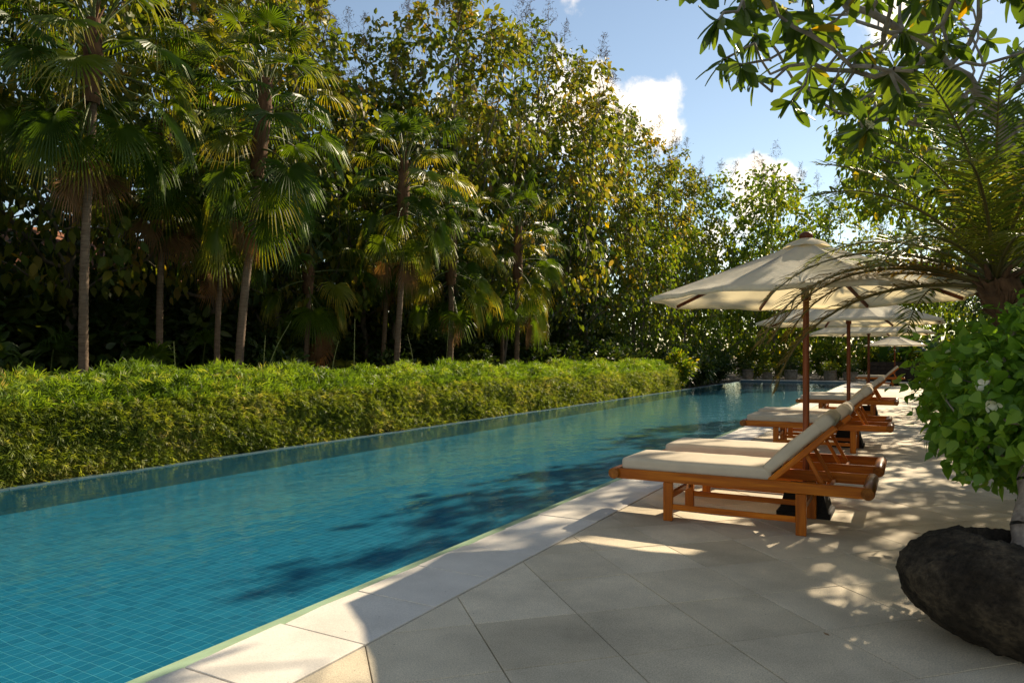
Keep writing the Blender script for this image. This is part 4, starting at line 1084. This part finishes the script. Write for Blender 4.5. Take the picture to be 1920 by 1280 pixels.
def frangipani(label, base, fork, att, seed, singles, leaf=(.20, .33), per=(8, 15), rb=.11):
    g = np.random.default_rng(seed)
    t = thing("frangipani_tree", label, "tree", base, 0, "frangipani trees beside the deck")
    bv = np.array(base); fk = np.array(fork) - bv; n0 = 9
    bn = [fk * (k / n0) + np.array((.06 * math.sin(k * .9), .05 * math.cos(k * 1.1) - .05, 0)) * min(1, k) for k in range(n0 + 1)]
    nodes, par = colonize(np.array(att) - bv, bn, .20, .24, 7.0, bias=(0, 0, .04))
    nodes = jitter(nodes, par, .028, g, n0)
    rd, kids = radii(nodes, par, .012, 2.95); rd = np.minimum(rd, rb * (1.1 - .2 * np.arange(len(rd)) / len(rd)))
    obj("trunk", skel_mesh("trunk", nodes, par, np.maximum(rd, .011), M['frangi_bark'], 8), t)
    tips = np.where((kids == 0) & (np.arange(len(nodes)) > n0))[0]
    Ps, Ds, Ns, Ls_ = [], [], [], []
    for i in tips:
        ax = nodes[i] - nodes[par[i]]; ax = ax / np.linalg.norm(ax)
        for k in range(int(g.integers(*per))):
            a = k * 2.39996; u_ = np.cross(ax, (.2, .3, .93)); u_ /= np.linalg.norm(u_) + 1e-6; w_ = np.cross(ax, u_)
            d = ax * g.uniform(-.25, .55) + u_ * math.cos(a) + w_ * math.sin(a); d[2] -= g.uniform(.1, 1.3)
            nn = ax * .8 + np.array((0, 0, .7)) + g.normal(0, .25, 3)
            Ps.append(nodes[i] - ax * g.uniform(0, .07)); Ds.append(d); Ns.append(nn); Ls_.append(g.uniform(*leaf))
    Ps, Ds, Ns, Ls_ = map(np.array, (Ps, Ds, Ns, Ls_))
    W = Ls_ * g.uniform(.26, .33, len(Ls_)); tint = np.clip(g.normal(.45, .26, len(Ls_)), 0, .97); tint[g.random(len(tint)) < .008] = 1.0
    vis, Yd = in_view(Ps + bv); idx = np.argsort(np.where(vis, Yd / Ls_, 1e5))[:singles]; idx = idx[vis[idx]]
    tmpl = [np_mesh("leaf", T_FRANGI[0] * np.array((1, w_, 1)), T_FRANGI[1], M['frangi_o'], smooth=True) for w_ in (.27, .32)]
    for q, i in enumerate(idx):
        o = bpy.data.objects.new("leaf", tmpl[q % 2]); link(o, t)
        o.matrix_local = Matrix.Translation(Ps[i]) @ orient(Ds[i], Ns[i]) @ Matrix.Diagonal((*([Ls_[i]] * 3), 1))
    keep = np.ones(len(Ps), bool); keep[idx] = False
    if keep.any():
        o = obj("foliage", leaves("foliage", Ps[keep], Ds[keep], Ns[keep], Ls_[keep], W[keep], T_FRANGI, M['frangi'], g, tint[keep]), t); o["kind"] = "stuff"
    # white flowers at a few tips
    fb = MB()
    for i in g.choice(tips, max(2, len(tips) // 12), replace=False):
        for _ in range(4):
            c = Vector(nodes[i]) + Vector(g.normal(0, .035, 3)) + Vector((0, 0, .03)); ax = Vector(g.normal(0, 1, 3)).normalized(); e = ax.orthogonal().normalized(); f_ = ax.cross(e)
            for k in range(5):
                a = k * 1.2566; d = e * math.cos(a) + f_ * math.sin(a); sd = ax.cross(d) * .014
                fb.add([c, c + d * .025 + sd + ax * .012, c + d * .05 + ax * .015, c + d * .025 - sd + ax * .012], [(0, 1, 2, 3)])
    o = obj("flowers", fb.build("flowers", M['bract']), t); o["kind"] = "stuff"
    return t
g = np.random.default_rng(77)
att1 = np.concatenate([ellipsoid_pts(g, 150, (.25, 7.4, 4.35), (1.75, 1.75, 1.0), .15, 3.35), ellipsoid_pts(g, 120, (.9, 8.6, 5.0), (2.6, 2.6, 1.5), .2, 3.6), ellipsoid_pts(g, 60, (-.85, 6.6, 4.5), (.9, 1.3, .9), .0, 3.4), ellipsoid_pts(np.random.default_rng(78), 55, (.75, 10.3, 3.6), (.9, 1.2, .6), .0, 3.0)])
frangipani("spreading frangipani tree with pale bare branches over the front umbrella", (1.55, 8.9, .015), (1.0, 8.7, 3.0), att1, 5, 300)
att2 = np.concatenate([ellipsoid_pts(g, 34, (.1, 2.6, 4.6), (2.2, 1.8, .8), .1), np.array([(-1.12, 4.02, 3.52), (-1.0, 3.9, 3.7), (-.85, 3.85, 3.62), (-1.35, 3.6, 3.7)])])
frangipani("overhanging frangipani whose leaf clusters dip into the top edge", (2.2, 1.4, .015), (1.7, 1.5, 2.9), att2, 6, 60)
att3 = ellipsoid_pts(g, 300, (2.3, 15.2, 5.5), (1.6, 3.2, 1.4), .1)
frangipani("second frangipani further along, behind the date palm", (2.1, 14.8, .015), (1.9, 14.7, 2.6), att3, 7, 0)
att4 = ellipsoid_pts(g, 170, (1.2, 21.5, 4.2), (1.8, 2.8, 1.1), .1)
frangipani("third frangipani beside the far loungers, mostly hidden", (2.1, 21.8, .015), (1.9, 21.7, 2.6), att4, 8, 0)

# right-hand greenery behind the date palm
for i, (x, y, s) in enumerate([(2.5, 6.6, .95), (2.4, 8.9, 1.15), (2.3, 11.2, 1.2), (2.2, 13.6, 1.15), (2.2, 16.2, 1.2), (2.1, 19.0, 1.15), (2.1, 22.2, 1.2), (2.1, 26.0, 1.25), (2.2, 30.0, 1.25), (2.2, 34.0, 1.2)]):
    put_shrub("shrub", "green shrub in the bed along the inner side of the deck", SHD[i % 3] if i % 2 else SHG[0], (x, y, .015), s, i * .9, "shrubs along the inner side of the deck")
for i, (x, y, s) in enumerate([(4.6, 9.5, .72), (3.5, 13.4, .80), (3.4, 17.6, .85), (3.4, 22.6, .88), (3.5, 28.5, .9), (3.7, 36.0, .9)]):
    put_tree("evergreen_tree", "dark evergreen tree on the inner side beyond the deck shrubs", DK[i % 3], (x, y, .015), i * 1.4, s, "evergreen trees along the inner side")

HIGH = broad_tree(510, 9.5, [((-2.4, 0, 7.0), (1.8, 3.0, 1.6), .75), ((-2.0, 0, 8.6), (1.3, 2.0, 1.0), .25)], .13, .26, 14, (M['bark'], M['teak_green']), 0, droop=.7, natt=210, split_h=.5)
put_tree("high_crowned_tree", "high crowned tree on the inner side, leaning over the middle loungers", HIGH, (2.1, 20.3, .015), 0, 1.0, "high crowned trees on the inner side")
put_tree("high_crowned_tree", "high crowned tree farther on, over the third umbrella", HIGH, (2.1, 28.4, .015), rad(12), 1.05, "high crowned trees on the inner side")

# ------------------------------------------------------------------ date palm leaning over the front umbrella
def date_frond(pitch, seed, dry=False):
    rn = random.Random(seed); b = MB(); L = rn.uniform(1.3, 1.65); n = 14; pts = [Vector((0, 0, 0))]; a = rad(pitch)
    bend = rad(rn.uniform(72, 98)) * (math.cos(a) * .75 + .25)
    for i in range(n):
        aa = a - bend * ((i + 1) / n) ** 1.5; pts.append(pts[-1] + Vector((math.cos(aa), 0, math.sin(aa))) * L / n)
    b.tube(pts, [.013 * (1 - .85 * i / n) + .0015 for i in range(n + 1)], 5, 1)
    al = [0.] * len(b.v); NL = 44
    for k in range(NL):
        s = .14 + .86 * (k + .5) / NL; f = s * n; i = min(n - 1, int(f)); p = pts[i].lerp(pts[i + 1], f - i); tn = (pts[i + 1] - pts[i]).normalized(); up = tn.cross(Vector((0, 1, 0))) * -1
        if up.z < 0: up = -up
        for sgn in (-1, 1):
            ll = .30 * (math.sin(math.pi * (s * .78 + .17)) ** .6) * rn.uniform(.82, 1.1); fw = rn.uniform(.45, .75)
            d = (Vector((0, sgn, 0)) * (1 - .35 * s) + tn * fw + up * rn.uniform(.05, .38)).normalized()
            w = .0080; sd = d.cross(up).normalized() * w; dr = Vector((0, 0, -1))
            m_ = p + d * ll * .5 + dr * ll * .05; e = p + d * ll * .98 + dr * ll * rn.uniform(.14, .34)
            b.add([p - sd * .5, p + sd * .5, m_ + sd, m_ + up * .003, m_ - sd, e], [(0, 1, 2, 3), (0, 3, 4), (3, 2, 5), (4, 3, 5)], 0)
            al += [0, 0, .5, .5, .5, 1]
    me = b.build("frond", [M['date_dry'] if dry else M['date'], M['rachis']])
    at = me.attributes.new("along", 'FLOAT', 'POINT'); at.data.foreach_set("value", np.resize(np.array(al, dtype=np.float32), len(me.vertices)))
    return me
DPITCH = [80, 70, 60, 50, 40, 30, 22]
DFR = [[date_frond(p, 700 + 10 * i + k) for k in range(2)] for i, p in enumerate(DPITCH)]; DDRY = [date_frond(p, 800 + p, True) for p in (10, 24)]
dp = thing("date_palm", "small date palm with shaggy trunk leaning over the front umbrella", "palm", (1.12, 6.1, .0005))
tl = [Vector((-.60 * s ** 1.4, -.16 * s, 1.93 * s)) for s in [i / 22 for i in range(23)]]
b = MB(); b.tube(tl, [.085 + .045 * max(0, (i - 13) / 9) for i in range(23)], 10)
rn = random.Random(4)
for k in range(230):
    i = rn.uniform(2, 22) if k < 90 else rn.uniform(13, 22.6); p = tl[min(22, int(i))]; a = k * 2.39996; rr_ = .085 + .045 * max(0, (i - 13) / 9); d = Vector((math.cos(a), math.sin(a), rn.uniform(.5, 1.3))).normalized()
    q = p + Vector((math.cos(a), math.sin(a), 0)) * rr_ * .8
    b.tube([q, q + d * rn.uniform(.05, .09), q + d * rn.uniform(.10, .16) + Vector((0, 0, -.01))], [.022, .016, .004], 4)
for k in range(60):      # ragged fibres
    a = rn.uniform(0, 6.28); p = tl[rn.randint(15, 22)] + Vector((math.cos(a), math.sin(a), 0)) * .11; d = Vector((math.cos(a), math.sin(a), rn.uniform(-.9, .6))).normalized() * rn.uniform(.08, .2)
    b.tube([p, p + d], [.006, .001], 3, cap=False)
obj("trunk", b.build("trunk", M['boots']), dp)
top = tl[-1]
nfd = 28
for k in range(nfd):
    f = k / (nfd - 1); want = 82 - 62 * f ** .85 + rn.uniform(-5, 5); ci = min(range(len(DPITCH)), key=lambda q: abs(DPITCH[q] - want))
    obj("frond", rn.choice(DFR[ci]), dp, top + Vector((0, 0, .06 - .10 * f)), (rn.uniform(-.12, .12), 0, k * 2.39996 + rn.uniform(-.2, .2)), rn.uniform(.88, 1.12))
for yaw, m_, s_ in ((rad(190), DDRY[0], 1.15), (rad(207), DDRY[1], 1.2), (rad(172), DDRY[1], 1.05), (rad(198), DDRY[1], 1.1)):
    o = obj("frond", m_, dp, top + Vector((0, 0, -.06)), (0, 0, yaw), s_); o["label"] = "dry yellow-brown frond hanging low"

# ------------------------------------------------------------------ stone planter and white bougainvillea
def boulder_pot(name, r, h, hole, seed):
    from mathutils import noise as mn
    n = 150; prof = []
    for i in range(46):
        q = i / 45; a = -math.pi / 2 + q * math.pi * .97
        prof.append((r * max(.10, (abs(math.cos(a)) ** .62)) * (1.0 if q > .5 else (.66 + .34 * (q / .5) ** .7)), h * .5 + h * .5 * math.copysign(abs(math.sin(a)) ** .8, math.sin(a))))
    prof = [(q, z) for q, z in prof if not (z > h * .8 and q < hole)]
    prof += [(hole, h * .985), (hole * .97, h * .94), (hole * .93, h * .88), (hole * .88, h * .70)]
    vs = []
    for k, (q, z) in enumerate(prof):
        for i in range(n):
            a = 2 * math.pi * i / n
            ir = 1 + .045 * math.sin(2 * a + seed) + .03 * math.sin(3 * a + 1.7 * seed)
            p = Vector((q * ir * math.cos(a), q * ir * math.sin(a), z + .02 * math.sin(a * 2 + 1) * z / h))
            nrm = Vector((p.x, p.y, (z - h * .5) * 1.3)).normalized()
            d = .030 * mn.fractal(p * 4.0 + Vector((seed, 0, 0)), 1.0, 2.0, 3) + .013 * mn.fractal(p * 17, .8, 2.0, 3) + .007 * mn.noise(p * 60)
            if z > .02: p += nrm * d
            vs.append(tuple(p))
    b = MB(); kk = len(prof)
    b.add(vs, [(p * n + i, p * n + (i + 1) % n, (p + 1) * n + (i + 1) % n, (p + 1) * n + i) for p in range(kk - 1) for i in range(n)], 0, True)
    b.add(vs[:n], [tuple(range(n))[::-1]])
    return b.build(name, M['boulder'])
def planter(label, x, y, r, h, hole, seed, rz):
    t = thing("planter", label, "planter", (x, y, .0005), rz, "boulder planters beside the deck")
    obj("bowl", boulder_pot("bowl", r, h, hole, seed), t)
    b = MB(); n = 20; b.add([(hole * .95 * math.cos(2 * math.pi * k / n), hole * .95 * math.sin(2 * math.pi * k / n), h * .76 + .02 * math.sin(k * 2.3)) for k in range(n)] + [(0, 0, h * .80)], [(k, (k + 1) % n, n) for k in range(n)]); obj("soil", b.build("soil", M['soil']), t)
    # crumbs of moss on the rim
    return t
planter("large dark mossy boulder planter in the right foreground", .47, 4.20, .49, .535, .23, 3, .4)
planter("second dark boulder planter hidden behind the flowering bush", 1.02, 6.62, .55, .46, .25, 8, 1.9) if False else None

BT = []
for s, w in ((0, 0), (.10, .33), (.28, .46), (.56, .33), (.82, .11), (1, 0)): BT += [(s, w, .10 * w - .10 * s * s), (s, 0, -.10 * s * s), (s, -w, .10 * w - .10 * s * s)]
T_BOUG = (np.array(BT), np.array([(i * 3 + j, i * 3 + j + 1, (i + 1) * 3 + j + 1, (i + 1) * 3 + j) for i in range(5) for j in range(2)]))
def bougainvillea(label, base, trunk_top, blobs, natt, nleaf, seed, singles, leaf=(.065, .125), flowers=20):
    g = np.random.default_rng(seed); bv = np.array(base)
    t = thing("bougainvillea", label, "shrub", base, 0, "white flowering bushes beside the deck")
    att = np.concatenate([ellipsoid_pts(g, int(natt * s), c, r, .35) for c, r, s in blobs]) - bv
    tt = np.array(trunk_top) - bv; bn = [tt * (k / 6) + np.array((.012 * math.sin(k * 2.1), .012 * math.cos(k * 1.7), 0)) for k in range(7)]
    nodes, par = colonize(att, bn, .11, .13, 4.0); nodes = jitter(nodes, par, .012, g, 7)
    rd, kids = radii(nodes, par, .0045, 2.3, .05); rd[:7] = np.linspace(.056, .046, 7)
    obj("trunk", skel_mesh("trunk", nodes, par, rd, M['boug_bark'], 9), t)
    idx = np.arange(9, len(nodes)); 
    P = nodes[g.choice(idx, nleaf)] + g.normal(0, .065, (nleaf, 3))
    cc = np.mean([c for c, _, _ in blobs], 0) - bv
    D = unit(P - cc) * .6 + g.normal(0, .75, P.shape); D[:, 2] -= .45; Nn = unit(P - cc) * .6 + g.normal(0, .6, P.shape); Nn[:, 2] += .6
    L = leaf[0] + (leaf[1] - leaf[0]) * g.random(nleaf) ** 1.5; W = L * g.uniform(.68, .84, nleaf); tint = np.clip(g.normal(.45, .27, nleaf), 0, 1)
    vis, Yd = in_view(P + bv)
    toc = unit(CAMP - (P + bv)); facing = ((P - cc) * toc).sum(1)      # outer leaves on the camera's side show largest
    sel = np.argsort(np.where(vis, Yd * 12 - 60 * facing, 1e5))[:singles]; sel = sel[vis[sel]] if singles else sel[:0]
    tm = [np_mesh("leaf", T_BOUG[0] * np.array((1, w_, 1)), T_BOUG[1], M['boug_o'], smooth=True) for w_ in (.70, .80)]
    for q, i in enumerate(sel):
        o = bpy.data.objects.new("leaf", tm[q % 2]); link(o, t)
        o.matrix_local = Matrix.Translation(P[i]) @ orient(D[i], Nn[i]) @ Matrix.Diagonal((*([L[i]] * 3), 1))
    keep = np.ones(nleaf, bool); keep[sel] = False
    o = obj("foliage", leaves("foliage", P[keep], D[keep], Nn[keep], L[keep], W[keep], T_BOUG, M['boug'], g, tint[keep]), t); o["kind"] = "stuff"
    out = idx[np.argsort(-((nodes[idx] - cc) * unit(CAMP - bv - cc)).sum(1) + g.normal(0, .25, len(idx)))][:flowers * 2]
    for i in g.choice(out, min(flowers, len(out)), replace=False):
        fb = MB(); c0 = Vector(nodes[i]) + Vector(unit((nodes[i] - cc)[None])[0]) * .07
        for _ in range(int(g.integers(1, 4))):
            c = Vector(g.normal(0, .028, 3)); ax = (Vector(unit((nodes[i] - cc)[None])[0]) + Vector(g.normal(0, .6, 3))).normalized(); e = ax.orthogonal().normalized(); f_ = ax.cross(e)
            for k in range(3):
                a = k * 2.094 + .4; d = e * math.cos(a) + f_ * math.sin(a); sd = ax.cross(d)
                q_ = lambda s, w: c + d * (.034 * s) + sd * (.016 * w) + ax * (.024 * math.sqrt(s))
                fb.add([q_(0, 0), q_(.4, .95), q_(.8, .8), q_(1.1, 0), q_(.8, -.8), q_(.4, -.95)], [(0, 1, 2, 3), (0, 3, 4, 5)])
        obj("flower", fb.build("flower", M['bract']), t, c0)
    return t
bougainvillea("white flowering bougainvillea bush growing from the boulder planter", (.48, 4.32, .40), (.56, 4.62, .82),
              [((.58, 5.15, 1.12), (.50, .80, .44), .42), ((.74, 4.75, 1.02), (.42, .5, .38), .22), ((.46, 5.9, 1.28), (.42, .6, .36), .14), ((.28, 5.2, 1.10), (.26, .45, .22), .08), ((.72, 5.3, 1.55), (.35, .5, .22), .08), ((.45, 4.72, .86), (.22, .3, .18), .06)], 460, 7200, 12, 300, (.04, .115))
bougainvillea("flowering bush further back on the inner side, under the date palm", (1.5, 7.6, .0), (1.4, 7.6, .4),
              [((1.15, 7.6, 1.2), (.75, 1.2, .75), 1.0)], 200, 2200, 13, 0, (.08, .13), 12)
bougainvillea("tall leafy bush at the right edge behind the date palm trunk", (1.75, 6.2, .015), (1.7, 6.1, .6),
              [((1.55, 6.1, 1.55), (.6, .9, .75), 1.0)], 160, 1700, 14, 0, (.08, .14), 4)

# ------------------------------------------------------------------ small things lying about
def fallen_leaf(label, loc, rz, s):
    b = MB(); b.add([(0, 0, .002), (.4, .2, .012), (1, 0, .006), (.4, -.2, .010), (.5, 0, .002)], [(0, 4, 1), (1, 4, 2), (2, 4, 3), (3, 4, 0)])
    o = obj("fallen_leaf", b.build("fallen_leaf", M['dry_leaf']), None, loc, (0, 0, rz), s); tag(o, label, "leaf", "fallen dry leaves")
fallen_leaf("pale dry leaf lying on the pool rim below the hedge", (-8.40, 6.35, -.006), 1.4, .22)
fallen_leaf("small dry leaf on the deck right of the front lounger", (.02, 6.5, .002), .3, .07)
fallen_leaf("tiny dry leaf on the deck by the boulder planter", (-.35, 3.9, .002), 2.3, .05)
